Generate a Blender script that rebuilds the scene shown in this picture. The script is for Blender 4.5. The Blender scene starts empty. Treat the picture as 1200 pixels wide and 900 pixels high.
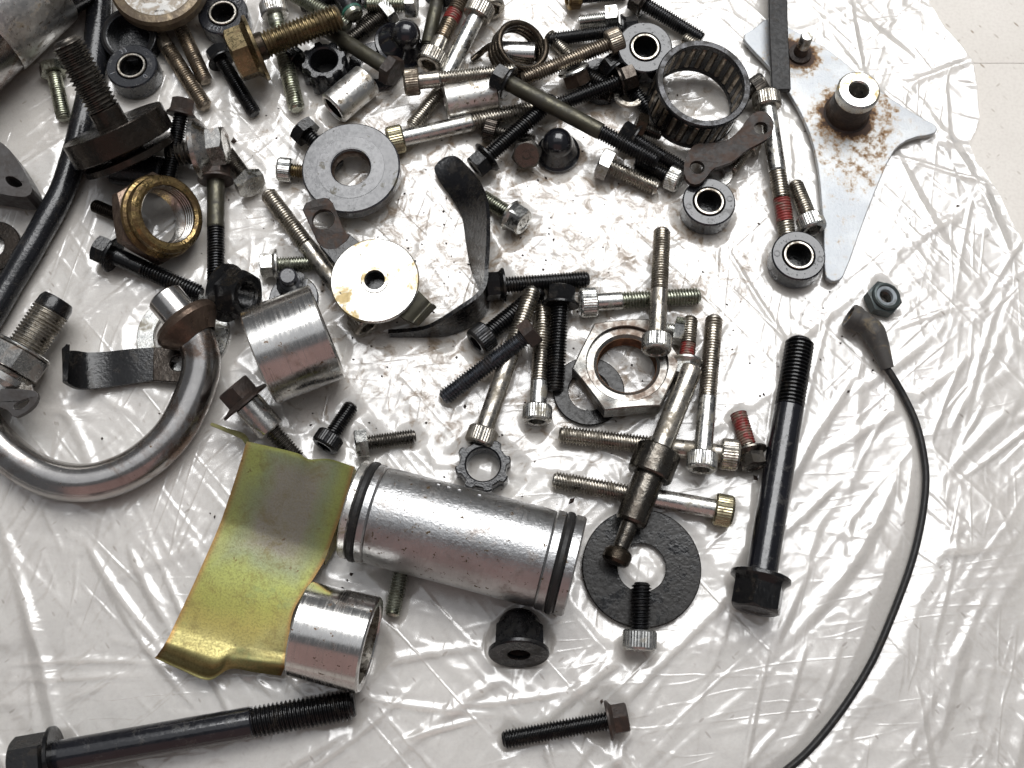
import bpy, bmesh, math, random
import numpy as np
from mathutils import Vector, Matrix, Quaternion
from mathutils.geometry import tessellate_polygon, delaunay_2d_cdt
random.seed(7); rng = np.random.default_rng(11)
PI = math.pi
scn = bpy.context.scene
COL = scn.collection
S = 0.001                                   # everything below is written in millimetres

# ------------------------------------------------------------------ camera
F_PX, HGT, TILT = 1300.0, 343.0, math.radians(18.3)
YC = -HGT * math.tan(TILT)
cam = bpy.data.cameras.new('camera'); cam.sensor_width = 36; cam.lens = 36 * F_PX / 1200
cam.clip_start = 0.01; cam.clip_end = 20
camo = bpy.data.objects.new('camera', cam); COL.objects.link(camo)
camo.location = (0, YC * S, HGT * S); camo.rotation_euler = (TILT, 0, 0)
scn.camera = camo

# ------------------------------------------------------------------ light
w = bpy.data.worlds.new('World'); scn.world = w; w.use_nodes = True
bg = w.node_tree.nodes['Background']; bg.inputs[0].default_value = (0.93, 0.95, 1.0, 1); bg.inputs[1].default_value = 0.105

def lamp(name, loc, target, sx, sy, power, color):
    l = bpy.data.lights.new(name, 'AREA'); l.shape = 'RECTANGLE'; l.size = sx; l.size_y = sy
    l.energy = power; l.color = color
    o = bpy.data.objects.new(name, l); COL.objects.link(o); o.location = loc
    d = Vector(target) - Vector(loc); o.rotation_euler = d.to_track_quat('-Z', 'Y').to_euler()
    return o
lamp('window_light', (0.10, 0.54, 0.95), (0, 0.05, 0), 0.86, 0.74, 10.4, (0.985, 0.985, 0.985))
lamp('overhead_light', (0.0, 0.25, 1.2), (0, 0.0, 0), 1.6, 1.3, 3.0, (0.93, 0.955, 1.0))
lamp('warm_bounce', (-0.05, -0.75, 0.38), (0, 0, 0), 1.0, 0.8, 0.42, (1.0, 0.46, 0.36))

scn.view_settings.view_transform = 'Standard'; scn.view_settings.look = 'None'
scn.view_settings.gamma = 1.0; scn.view_settings.exposure = 0.44; scn.view_settings.use_curve_mapping = False
scn.cycles.use_denoising = True
scn.cycles.max_bounces = 8; scn.cycles.glossy_bounces = 5; scn.cycles.transparent_max_bounces = 12
scn.cycles.use_adaptive_sampling = True; scn.cycles.adaptive_threshold = 0.02; scn.cycles.sample_clamp_indirect = 6.0; scn.cycles.caustics_reflective = True

# ------------------------------------------------------------------ pixel -> place (on the level z, in mm)
CT, ST = math.cos(TILT), math.sin(TILT)
def at(px, py, z=0.0):
    a, b = (px - 600) / F_PX, -(py - 450) / F_PX
    dx, dy, dz = a, b * CT + ST, b * ST - CT
    t = (z - HGT) / dz
    return Vector((dx * t, YC + dy * t, z))

# ------------------------------------------------------------------ materials
def new_mat(name):
    m = bpy.data.materials.new(name); m.use_nodes = True
    nt = m.node_tree; nt.nodes.clear()
    return m, nt, nt.nodes, nt.links
def node(nt, typ, **kw):
    n = nt.nodes.new(typ)
    for k, v in kw.items(): setattr(n, k, v)
    return n
def coords(nt):
    tc = node(nt, 'ShaderNodeTexCoord'); oi = node(nt, 'ShaderNodeObjectInfo')
    mu = node(nt, 'ShaderNodeMath', operation='MULTIPLY'); mu.inputs[1].default_value = 7.3
    nt.links.new(oi.outputs['Random'], mu.inputs[0])
    ad = node(nt, 'ShaderNodeVectorMath', operation='ADD')
    nt.links.new(tc.outputs['Object'], ad.inputs[0]); nt.links.new(mu.outputs[0], ad.inputs[1])
    return ad.outputs[0], oi.outputs['Random']
def noise(nt, vec, scale, detail=5, rough=.6, dist=0.0):
    n = node(nt, 'ShaderNodeTexNoise'); n.inputs['Scale'].default_value = scale
    n.inputs['Detail'].default_value = detail; n.inputs['Roughness'].default_value = rough; n.inputs['Distortion'].default_value = dist
    nt.links.new(vec, n.inputs['Vector']); return n.outputs['Fac']
def ramp(nt, fac, a, b, lo=0.0, hi=1.0):
    n = node(nt, 'ShaderNodeMapRange'); n.clamp = True; n.interpolation_type = 'SMOOTHSTEP'
    n.inputs[1].default_value = a; n.inputs[2].default_value = b; n.inputs[3].default_value = lo; n.inputs[4].default_value = hi
    nt.links.new(fac, n.inputs[0]); return n.outputs[0]
def mixc(nt, fac, a, b):
    n = node(nt, 'ShaderNodeMix', data_type='RGBA')
    if isinstance(fac, float): n.inputs[0].default_value = fac
    else: nt.links.new(fac, n.inputs[0])
    for i, c in ((6, a), (7, b)):
        if isinstance(c, tuple): n.inputs[i].default_value = (*c, 1)
        else: nt.links.new(c, n.inputs[i])
    return n.outputs[2]
def mth(nt, op, a, b=0.0):
    n = node(nt, 'ShaderNodeMath', operation=op)
    for i, v in ((0, a), (1, b)):
        if isinstance(v, (int, float)): n.inputs[i].default_value = v
        else: nt.links.new(v, n.inputs[i])
    return n.outputs[0]
MATS = {}
def surf(name, base, rough=.3, metal=1.0, grime=(.10, .065, .035), g=(.55, .72), gs=230, rough2=.55, gmetal=.25, gmax=.85,
         tone=.25, bump=.25, bs=1400, bdist=.00012, speck=None, coat=0.0, spec=.5, rn=1.0, turn=0.0):
    m, nt, N, L = new_mat(name)
    v, rnd = coords(nt)
    b = node(nt, 'ShaderNodeBsdfPrincipled'); out = node(nt, 'ShaderNodeOutputMaterial'); L.new(b.outputs[0], out.inputs[0])
    n0 = noise(nt, v, 90, 3); dk = tuple(c * (1 - tone) for c in base); lt = tuple(min(1, c * (1 + tone * .5)) for c in base)
    col = mixc(nt, ramp(nt, n0, .3, .7), dk, lt)
    n1 = noise(nt, v, gs, 5, .68, .4); f = ramp(nt, n1, g[0] - .07, g[1] - .07, 0, gmax)
    col = mixc(nt, f, col, grime)
    r = node(nt, 'ShaderNodeMapRange'); r.inputs[3].default_value = rough; r.inputs[4].default_value = rough2; L.new(f, r.inputs[0])
    n3 = noise(nt, v, 700, 2, .7); rr = mth(nt, 'ADD', r.outputs[0], ramp(nt, n3, .35, .7, -.05 * rn, .09 * rn))
    mt = node(nt, 'ShaderNodeMapRange'); mt.inputs[3].default_value = metal; mt.inputs[4].default_value = metal * gmetal; L.new(f, mt.inputs[0])
    if turn:
        mp = node(nt, 'ShaderNodeMapping'); mp.inputs['Scale'].default_value = (.02, .02, 1); L.new(v, mp.inputs[0]); nt_ = noise(nt, mp.outputs[0], 1900, 3, .8)
        rr = mth(nt, 'ADD', rr, ramp(nt, nt_, .3, .7, -turn, turn * 1.4)); col = mixc(nt, ramp(nt, nt_, .45, .75, 0, turn * 3), col, (.16, .145, .13))
    if speck:
        n4 = noise(nt, v, speck[1], 3, .8); sf = ramp(nt, n4, speck[2] - .045, speck[2] + .01)
        col = mixc(nt, sf, col, speck[0])
        rr = mth(nt, 'ADD', rr, mth(nt, 'MULTIPLY', sf, .35))
    L.new(col, b.inputs['Base Color']); L.new(rr, b.inputs['Roughness']); L.new(mt.outputs[0], b.inputs['Metallic'])
    b.inputs['Coat Weight'].default_value = coat; b.inputs['Coat Roughness'].default_value = .12
    b.inputs['Specular IOR Level'].default_value = spec
    n2 = noise(nt, v, bs, 2, .65); bp = node(nt, 'ShaderNodeBump'); bp.inputs['Strength'].default_value = bump; bp.inputs['Distance'].default_value = bdist
    L.new(n2, bp.inputs['Height']); L.new(bp.outputs[0], b.inputs['Normal'])
    MATS[name] = m; return m
surf('zinc', (.60, .60, .575), .24, grime=(.17, .145, .095), g=(.56, .75))
surf('zinc_green', (.40, .41, .34), .27, grime=(.10, .095, .06), g=(.54, .74))
surf('zinc_yellowish', (.42, .38, .25), .28, grime=(.13, .10, .055), g=(.54, .74))
surf('steel', (.47, .44, .39), .24, grime=(.12, .10, .07), g=(.52, .72), gmetal=.6)
surf('steel_warm', (.33, .285, .23), .26, grime=(.10, .076, .052), g=(.50, .70), gmetal=.6)
surf('steel_dark', (.15, .138, .122), .24, grime=(.045, .038, .03), g=(.5, .7), gmetal=.7)
surf('steel_brown', (.060, .052, .045), .20, grime=(.028, .021, .016), g=(.45, .65), metal=.95, gmetal=.8, rough2=.35, bump=.5, bs=1100, bdist=.00018)
surf('rusty', (.052, .034, .026), .42, metal=.3, grime=(.02, .014, .011), g=(.45, .65), bump=.7, bs=700, bdist=.0003)
surf('black', (.0065, .0065, .007), .18, metal=.0, grime=(.022, .018, .014), g=(.58, .75), rough2=.42, spec=.4, bump=.45, bs=1000, bdist=.0002, rn=.6)
surf('black_paint', (.006, .0063, .009), .17, metal=.0, grime=(.03, .028, .026), g=(.62, .78), rough2=.42, spec=.6, bump=.3, bs=500, bdist=.0002, coat=.25)
surf('gunmetal', (.045, .045, .047), .24, metal=.9, grime=(.02, .018, .016), g=(.5, .7), gmetal=.6)
surf('olive', (.075, .070, .050), .38, metal=.75, grime=(.03, .027, .02), g=(.5, .7))
surf('rubber', (.010, .0105, .0125), .17, metal=0, grime=(.022, .02, .018), g=(.6, .75), rough2=.4, spec=.5, speck=((.006, .006, .007), 900, .63), bump=.4, bs=1000, bdist=.0002, rn=.4)
surf('rubber_shiny', (.013, .0137, .017), .15, metal=0, grime=(.02, .018, .016), g=(.62, .75), rough2=.45, spec=.65, speck=((.005, .005, .006), 620, .64), bump=.15, bs=1000, bdist=.0002, rn=.3)
surf('rubber_matt', (.014, .0135, .0135), .48, metal=0, grime=(.04, .033, .026), g=(.6, .8), rough2=.65, spec=.3, bump=.5, bs=900, bdist=.0002)
surf('grey_iron', (.07, .066, .064), .45, metal=.4, grime=(.035, .028, .024), g=(.5, .75), bump=.5, bs=700, bdist=.0002)
surf('cast_alu', (.44, .44, .44), .33, grime=(.16, .115, .085), g=(.59, .82), gs=95, bump=.6, bs=950, bdist=.0002, tone=.14, speck=((.12, .085, .05), 460, .665), gmetal=.85, rn=.6, turn=.03)
surf('alu', (.70, .69, .66), .33, grime=(.22, .17, .10), g=(.58, .75), speck=((.10, .07, .045), 620, .64), bump=.4, tone=.12)
surf('chrome', (.60, .59, .57), .20, grime=(.24, .165, .12), g=(.61, .84), gs=80, rough2=.34, gmetal=.9, speck=((.14, .09, .055), 400, .67), bump=.1, bs=600, tone=.10, rn=.3, turn=.06)
surf('pipe_steel', (.47, .455, .44), .21, grime=(.15, .09, .06), g=(.57, .70), gs=42, rough2=.30, gmetal=.95, bump=.1, tone=.15, rn=.3, speck=((.12, .08, .05), 420, .705))
surf('brown_steel', (.155, .112, .085), .30, metal=.9, grime=(.055, .035, .024), g=(.47, .67), bump=.4, gmetal=.6)
surf('brass', (.33, .235, .105), .27, grime=(.075, .045, .02), g=(.50, .66), gs=210, tone=.55, bump=.8, bs=600, bdist=.0003, gmetal=.7)
surf('yellow_zinc', (.27, .215, .12), .25, grime=(.09, .06, .03), g=(.50, .72), tone=.4, gmetal=.7)
surf('gold_rim', (.175, .135, .085), .42, metal=.5, grime=(.085, .058, .035), g=(.45, .65), tone=.4, bump=.7, bs=600, bdist=.0003)
surf('oiled_steel', (.125, .115, .10), .19, grime=(.05, .042, .034), g=(.48, .68), gmetal=.9, rough2=.32, bump=.55, bs=1100, bdist=.00018)
surf('dark_plate', (.026, .020, .017), .36, metal=0, grime=(.055, .032, .022), g=(.50, .68), rough2=.55, spec=.16, bump=.5, bs=800, bdist=.0002)
surf('threadlocker_red', (.235, .035, .03), .42, metal=.1, grime=(.16, .13, .10), g=(.54, .62), gmetal=1.0, gmax=.8, rough2=.4, bump=.6)
surf('green_paint', (.015, .14, .09), .35, metal=0, grime=(.03, .05, .04), g=(.5, .7))
surf('lilac_steel', (.035, .035, .040), .18, metal=0, grime=(.06, .052, .03), g=(.68, .70), gs=70, rough2=.4, speck=((.02, .018, .015), 560, .68), tone=.08, spec=.7, bump=.15)
surf('turned_face', (.075, .075, .08), .22, metal=0, grime=(.07, .058, .03), g=(.66, .70), gs=120, tone=.1, spec=.75, bump=.15)
surf('black_strap', (.006, .006, .007), .22, metal=0, grime=(.018, .015, .012), g=(.5, .7), rough2=.35, spec=.4, bump=.5, bs=700, bdist=.0003, rn=.5)
surf('bright_zinc', (.60, .595, .56), .30, grime=(.27, .19, .06), g=(.57, .70), gs=80, gmetal=.6, rough2=.42, speck=((.06, .045, .03), 420, .70), tone=.06, gmax=.9)
surf('worn_zinc', (.50, .49, .465), .22, grime=(.19, .135, .10), g=(.56, .76), gs=120, tone=.25, gmetal=.75)
surf('oily_black', (.006, .0063, .007), .14, metal=0, grime=(.014, .012, .010), g=(.46, .6), gs=120, rough2=.32, bump=.32, bs=650, bdist=.0003, spec=.30, rn=1.5)
surf('pale_face', (.62, .61, .58), .5, metal=.1, grime=(.25, .2, .14), g=(.5, .62), speck=((.08, .07, .06), 350, .62))
surf('bronze_rust', (.078, .063, .047), .19, metal=.95, grime=(.032, .023, .015), g=(.46, .66), rough2=.35, bump=.5, bs=1100, bdist=.00018, tone=.4, gmetal=.8)
surf('blue_steel', (.17, .18, .20), .26, grime=(.05, .04, .035), g=(.52, .72), gmetal=.7)
surf('nut_steel', (.24, .235, .22), .27, grime=(.10, .065, .045), g=(.52, .74), gs=110, tone=.3, gmetal=.8, bump=.35, bs=700)
surf('bore_rust', (.20, .11, .06), .34, metal=.8, grime=(.07, .035, .02), g=(.46, .66), bump=.4, gmetal=.6)
surf('nut_green', (.06, .075, .075), .35, metal=.5, grime=(.03, .035, .03), g=(.5, .7))
surf('rubber_grey', (.05, .046, .042), .6, metal=0, grime=(.14, .11, .07), g=(.58, .75), rough2=.75, bump=.5, bs=900, bdist=.0002)
surf('nylon', (.24, .27, .29), .4, metal=0, grime=(.12, .12, .12), g=(.5, .7))
surf('stamp_grey', (.16, .17, .19), .4, metal=0)

# gold chromate of the folded plate: yellow, with a green and grey bloom towards the middle of its upper half
def gold_mat():
    m, nt, N, L = new_mat('gold_chromate'); tc = node(nt, 'ShaderNodeTexCoord'); v = tc.outputs['UV']
    b = node(nt, 'ShaderNodeBsdfPrincipled'); out = node(nt, 'ShaderNodeOutputMaterial'); L.new(b.outputs[0], out.inputs[0])
    ob = tc.outputs['Object']
    sx = node(nt, 'ShaderNodeSeparateXYZ'); L.new(v, sx.inputs[0])
    n = noise(nt, ob, 60, 4, .6)
    dx = mth(nt, 'ABSOLUTE', mth(nt, 'SUBTRACT', sx.outputs[0], .5)); dy = mth(nt, 'ABSOLUTE', mth(nt, 'SUBTRACT', sx.outputs[1], .24))
    d = mth(nt, 'ADD', mth(nt, 'MAXIMUM', mth(nt, 'MULTIPLY', dx, 1.0), mth(nt, 'MULTIPLY', dy, 2.0)), mth(nt, 'MULTIPLY', mth(nt, 'SUBTRACT', n, .5), .25))
    cr = node(nt, 'ShaderNodeValToRGB'); L.new(d, cr.inputs[0])
    e = cr.color_ramp.elements; e[0].position = .22; e[0].color = (.25, .225, .185, 1); e[1].position = .62; e[1].color = (.32, .27, .085, 1)
    for p, c in ((.34, (.23, .25, .14, 1)), (.42, (.28, .30, .10, 1)), (.52, (.27, .265, .075, 1)), (.75, (.30, .265, .11, 1))):
        k = e.new(p); k.color = c
    n5 = noise(nt, ob, 45, 3, .5); bl = ramp(nt, n5, .45, .62, 0, .55)
    ed = ramp(nt, dx, .455, .5); col = mixc(nt, bl, cr.outputs[0], (.27, .275, .14)); col = mixc(nt, ed, col, (.30, .18, .07))
    g = noise(nt, ob, 1500, 3, .7); col = mixc(nt, ramp(nt, g, .42, .66, 0, .42), col, (.13, .11, .05))
    g2 = noise(nt, ob, 350, 3, .7); col = mixc(nt, ramp(nt, g2, .66, .73, 0, .8), col, (.10, .05, .025))
    g3 = noise(nt, ob, 120, 5, .75, .5); col = mixc(nt, ramp(nt, g3, .50, .68, 0, .55), col, (.15, .115, .045)); g4 = noise(nt, ob, 75, 5, .7); col = mixc(nt, ramp(nt, g4, .56, .66, 0, .4), col, (.17, .22, .10))
    L.new(col, b.inputs['Base Color']); b.inputs['Metallic'].default_value = .92
    L.new(ramp(nt, g, .3, .7, .34, .50), b.inputs['Roughness'])
    bp = node(nt, 'ShaderNodeBump'); bp.inputs['Strength'].default_value = .35; bp.inputs['Distance'].default_value = .0001
    L.new(g, bp.inputs['Height']); L.new(bp.outputs[0], b.inputs['Normal']); MATS['gold_chromate'] = m
gold_mat()

# pale zinc plate with rust that has spread round its boss and its pin (spots: local x, y, radius in mm)
def plate_mat(spots):
    m, nt, N, L = new_mat('rust_spotted_zinc'); tc = node(nt, 'ShaderNodeTexCoord'); v = tc.outputs['Object']
    b = node(nt, 'ShaderNodeBsdfPrincipled'); out = node(nt, 'ShaderNodeOutputMaterial'); L.new(b.outputs[0], out.inputs[0])
    n = noise(nt, v, 240, 6, .74, 0.0); n2 = noise(nt, v, 1100, 4, .7)
    fac = None
    for x, y, r, kk in spots:
        s = node(nt, 'ShaderNodeVectorMath', operation='DISTANCE'); L.new(v, s.inputs[0]); s.inputs[1].default_value = (x * S, y * S, 0)
        k = ramp(nt, s.outputs['Value'], r * .45 * S, r * S, kk, -.03)
        fac = k if fac is None else mth(nt, 'MAXIMUM', fac, k)
    t = mth(nt, 'ADD', n, fac)
    n3 = noise(nt, v, 40, 3); zc = mixc(nt, ramp(nt, n3, .35, .65), (.315, .33, .345), (.42, .43, .435))
    zc = mixc(nt, ramp(nt, n2, .5, .75, 0, .35), zc, (.20, .215, .235))
    zc = mixc(nt, ramp(nt, t, .50, .66, 0, .55), zc, (.30, .23, .14))
    col = mixc(nt, ramp(nt, t, .58, .74), zc, (.25, .135, .05)); col = mixc(nt, ramp(nt, t, .68, .80), col, (.055, .028, .016))
    L.new(col, b.inputs['Base Color']); L.new(ramp(nt, t, .60, .68, .45, .0), b.inputs['Metallic']); L.new(ramp(nt, t, .60, .68, .42, .75), b.inputs['Roughness'])
    bp = node(nt, 'ShaderNodeBump'); bp.inputs['Strength'].default_value = .4; bp.inputs['Distance'].default_value = .0002
    L.new(n2, bp.inputs['Height']); L.new(bp.outputs[0], b.inputs['Normal']); return m

def floor_mat():
    m, nt, N, L = new_mat('vinyl_floor'); tc = node(nt, 'ShaderNodeTexCoord'); v = tc.outputs['Object']
    b = node(nt, 'ShaderNodeBsdfPrincipled'); out = node(nt, 'ShaderNodeOutputMaterial'); L.new(b.outputs[0], out.inputs[0])
    n = noise(nt, v, 14, 4); col = mixc(nt, ramp(nt, n, .3, .7), (.585, .55, .50), (.645, .61, .56))
    n1 = noise(nt, v, 900, 1); col = mixc(nt, ramp(nt, n1, .35, .75, 0, .25), col, (.45, .41, .37))
    n60 = noise(nt, v, 60, 2)
    # short dark flecks: two stretched cell patterns turned against each other
    for ang, sc, lo in ((.7, (330, 950, 1), .10), (-.9, (300, 1000, 1), .10), (2.2, (420, 900, 1), .09)):
        mp = node(nt, 'ShaderNodeMapping', vector_type='TEXTURE'); mp.inputs['Rotation'].default_value = (0, 0, ang); mp.inputs['Scale'].default_value = (1 / sc[0], 1 / sc[1], 1); L.new(v, mp.inputs[0])
        wv = node(nt, 'ShaderNodeTexVoronoi'); wv.inputs['Scale'].default_value = .45; L.new(mp.outputs[0], wv.inputs['Vector'])
        sc_ = node(nt, 'ShaderNodeSeparateColor'); L.new(wv.outputs['Color'], sc_.inputs[0])
        pick = ramp(nt, sc_.outputs[0], .76, .80); f = mth(nt, 'MULTIPLY', ramp(nt, wv.outputs['Distance'], lo, lo + .12, .75, 0), pick)
        cl = ramp(nt, n60, .45, .6, .25, 1); col = mixc(nt, mth(nt, 'MULTIPLY', f, cl), col, (.22, .165, .11))
    L.new(col, b.inputs['Base Color']); b.inputs['Roughness'].default_value = .55
    MATS['vinyl_floor'] = m
floor_mat()

def film_mat():
    m, nt, N, L = new_mat('clear_film'); tc = node(nt, 'ShaderNodeTexCoord'); v = tc.outputs['Object']
    out = node(nt, 'ShaderNodeOutputMaterial')
    gl = node(nt, 'ShaderNodeBsdfAnisotropic'); gl.inputs['Roughness'].default_value = .22; gl.inputs['Color'].default_value = (1, 1, 1, 1)
    hts = []
    for ang, sc, st, am in ((.75, 80, .10, 1.0), (2.3, 95, .09, .95), (1.35, 130, .14, .7), (.1, 170, .16, .35)):     # thin straight creases: ridges of stretched noise
        mp = node(nt, 'ShaderNodeMapping', vector_type='TEXTURE'); mp.inputs['Rotation'].default_value = (0, 0, ang); mp.inputs['Scale'].default_value = (1 / st, 1, 1); L.new(v, mp.inputs[0])
        n_ = noise(nt, mp.outputs[0], sc, 1, .5, .35); rd = mth(nt, 'ABSOLUTE', mth(nt, 'SUBTRACT', n_, .5)); hts.append(ramp(nt, rd, 0, .06, am, 0))
    pa = noise(nt, v, 26, 1, .5); p1, p2 = ramp(nt, pa, .40, .62), ramp(nt, pa, .38, .60, 1, 0)
    hh_ = mth(nt, 'ADD', mth(nt, 'ADD', mth(nt, 'MULTIPLY', hts[0], p1), mth(nt, 'MULTIPLY', hts[1], p2)), mth(nt, 'ADD', mth(nt, 'MULTIPLY', hts[2], p2), mth(nt, 'MULTIPLY', hts[3], p1)))
    bp = node(nt, 'ShaderNodeBump'); bp.inputs['Distance'].default_value = .00014; bp.inputs['Strength'].default_value = 1.0; L.new(hh_, bp.inputs['Height']); L.new(bp.outputs[0], gl.inputs['Normal'])
    tr = node(nt, 'ShaderNodeBsdfTransparent'); tr.inputs[0].default_value = (.97, .97, .97, 1)
    # oil and dirt smeared on the middle of the sheet
    ds = node(nt, 'ShaderNodeVectorMath', operation='DISTANCE'); L.new(v, ds.inputs[0]); ds.inputs[1].default_value = (.0, .06, 0)
    mid = ramp(nt, ds.outputs['Value'], .05, .15, .06, -.16)
    dirt = ramp(nt, mth(nt, 'ADD', noise(nt, v, 150, 6, .82, .9), mid), .50, .69, 0, .55)
    df = node(nt, 'ShaderNodeBsdfDiffuse'); L.new(mixc(nt, ramp(nt, dirt, .0, .35), (.88, .86, .835), (.21, .125, .055)), df.inputs['Color'])
    mx = node(nt, 'ShaderNodeMixShader'); L.new(mth(nt, 'MAXIMUM', .25, dirt), mx.inputs[0]); L.new(tr.outputs[0], mx.inputs[1]); L.new(df.outputs[0], mx.inputs[2])
    fr = node(nt, 'ShaderNodeFresnel'); fr.inputs['IOR'].default_value = 1.5
    m2 = node(nt, 'ShaderNodeMixShader'); L.new(mth(nt, 'MINIMUM', mth(nt, 'MULTIPLY', fr.outputs[0], mth(nt, 'SUBTRACT', 3.1, mth(nt, 'MULTIPLY', dirt, 3.9))), .9), m2.inputs[0]); L.new(mx.outputs[0], m2.inputs[1]); L.new(gl.outputs[0], m2.inputs[2])
    L.new(m2.outputs[0], out.inputs[0]); MATS['clear_film'] = m
film_mat()

# ------------------------------------------------------------------ mesh helpers (mm in, metres out)
class MB:
    def __init__(s): s.v = []; s.f = []
    def loft(s, loops, cap0=False, cap1=False, closed=False):
        n = len(loops[0]); b = len(s.v)
        for lp in loops: s.v += [tuple(p) for p in lp]
        k = len(loops)
        for i in range(k if closed else k - 1):
            a, c = b + i * n, b + ((i + 1) % k) * n
            for j in range(n):
                j2 = (j + 1) % n; s.f.append((a + j, a + j2, c + j2, c + j))
        if cap0: s.f.append(tuple(b + j for j in range(n))[::-1])
        if cap1: s.f.append(tuple(b + (k - 1) * n + j for j in range(n)))
        return s
    def lathe(s, prof, n=40, closed=False, cap0=False, cap1=False):
        return s.loft([circ(r, z, n) for r, z in prof], cap0, cap1, closed)
    def box(s, c, d):
        b = len(s.v)
        for i in (-1, 1):
            for j in (-1, 1):
                for k in (-1, 1): s.v.append((c[0] + i * d[0] / 2, c[1] + j * d[1] / 2, c[2] + k * d[2] / 2))
        for q in ((0, 1, 3, 2), (4, 6, 7, 5), (0, 4, 5, 1), (2, 3, 7, 6), (0, 2, 6, 4), (1, 5, 7, 3)): s.f.append(tuple(b + i for i in q))
        return s
    def xf(s, M): s.v = [tuple(M @ Vector(p)) for p in s.v]; return s
    def build(s, name, mat, parent=None, angle=22, smooth=True, bevel=0, uv=None):
        me = bpy.data.meshes.new(name); me.from_pydata([(x * S, y * S, z * S) for x, y, z in s.v], [], s.f)
        bm = bmesh.new(); bm.from_mesh(me); bmesh.ops.recalc_face_normals(bm, faces=bm.faces); bm.to_mesh(me); bm.free()
        if smooth:
            me.shade_smooth(); me.set_sharp_from_angle(angle=math.radians(angle))
        if uv:
            ul = me.uv_layers.new(name='UVMap')
            for lp in me.loops: ul.data[lp.index].uv = uv[lp.vertex_index]
        me.materials.append(MATS[mat] if isinstance(mat, str) else mat)
        o = bpy.data.objects.new(name, me); COL.objects.link(o)
        if parent: o.parent = parent
        if bevel:
            bv = o.modifiers.new('edge', 'BEVEL'); bv.width = bevel * S; bv.segments = 2; bv.limit_method = 'ANGLE'; bv.angle_limit = math.radians(50)
        return o
def circ(r, z, n): return [(r * math.cos(2 * PI * j / n), r * math.sin(2 * PI * j / n), z) for j in range(n)]
def hexr(ap, th): return ap / math.cos(((th + PI / 6) % (PI / 3)) - PI / 6)
def hexloop(ap, z, n, cut=None):
    out = []
    for j in range(n):
        th = 2 * PI * j / n; r = hexr(ap, th); zz = z
        if cut: zz = z + cut[1] * max(0, r - cut[0])
        out.append((r * math.cos(th), r * math.sin(th), zz))
    return out
def thing(name, label, cat, group=None, M=None):
    o = bpy.data.objects.new(name, None); COL.objects.link(o); o.empty_display_size = .005
    o['label'] = label; o['category'] = cat
    if group: o['group'] = group
    if M is not None: o.matrix_world = M
    return o
def tag(o, label, cat, group=None):
    o['label'] = label; o['category'] = cat
    if group: o['group'] = group
    return o
def frame(P, d, roll=0.0):
    q = Vector((0, 0, 1)).rotation_difference(Vector(d).normalized())
    return Matrix.Translation(Vector(P) * S) @ q.to_matrix().to_4x4() @ Matrix.Rotation(roll, 4, 'Z')
def upright(px, py, ztop, h, axis=(0, 0, 1), roll=0.0):
    a = Vector(axis).normalized(); return frame(at(px, py, ztop) - a * h, a, roll)     # px, py: centre of its top face
def helix(mb, r, z0, z1, p, tip=False, n=22, depth=None):
    depth = depth or .68 * p; root = r - depth
    prof = ((0, root), (.14, root), (.5, r), (.64, r)); R = int((z1 - z0) / p + 1.001) * 4 + 4; b = len(mb.v)
    for i in range(R):
        k, q = divmod(i, 4)
        for j in range(n):
            th = 2 * PI * j / n; z = z0 + p * (k - 1 + prof[q][0] + j / n); rr = prof[q][1]
            z = min(max(z, z0), z1)
            if tip: rr = min(rr, root * .86 + (z1 - z) * 1.0)
            mb.v.append((rr * math.cos(th), rr * math.sin(th), z))
    for i in range(R - 1):
        for j in range(n):
            if j < n - 1: mb.f.append((b + i * n + j, b + i * n + j + 1, b + (i + 1) * n + j + 1, b + (i + 1) * n + j))
            elif i + 5 < R: mb.f.append((b + i * n + j, b + (i + 4) * n, b + (i + 5) * n, b + (i + 1) * n + j))
    if tip: mb.lathe([(root * .9, z1 - .35), (root * .86, z1 + .02), (root * .3, z1 + .04)], n, cap1=True)
    return mb
def bore(mb, r, z0, z1, p, n=60):
    prof = []
    z = z0
    while z < z1 - p * .5:
        prof += [(r, z), (r + p * .5, z + p * .5)]; z += p
    prof.append((r, z1)); return [circ(a, c, n) for a, c in prof]

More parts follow.
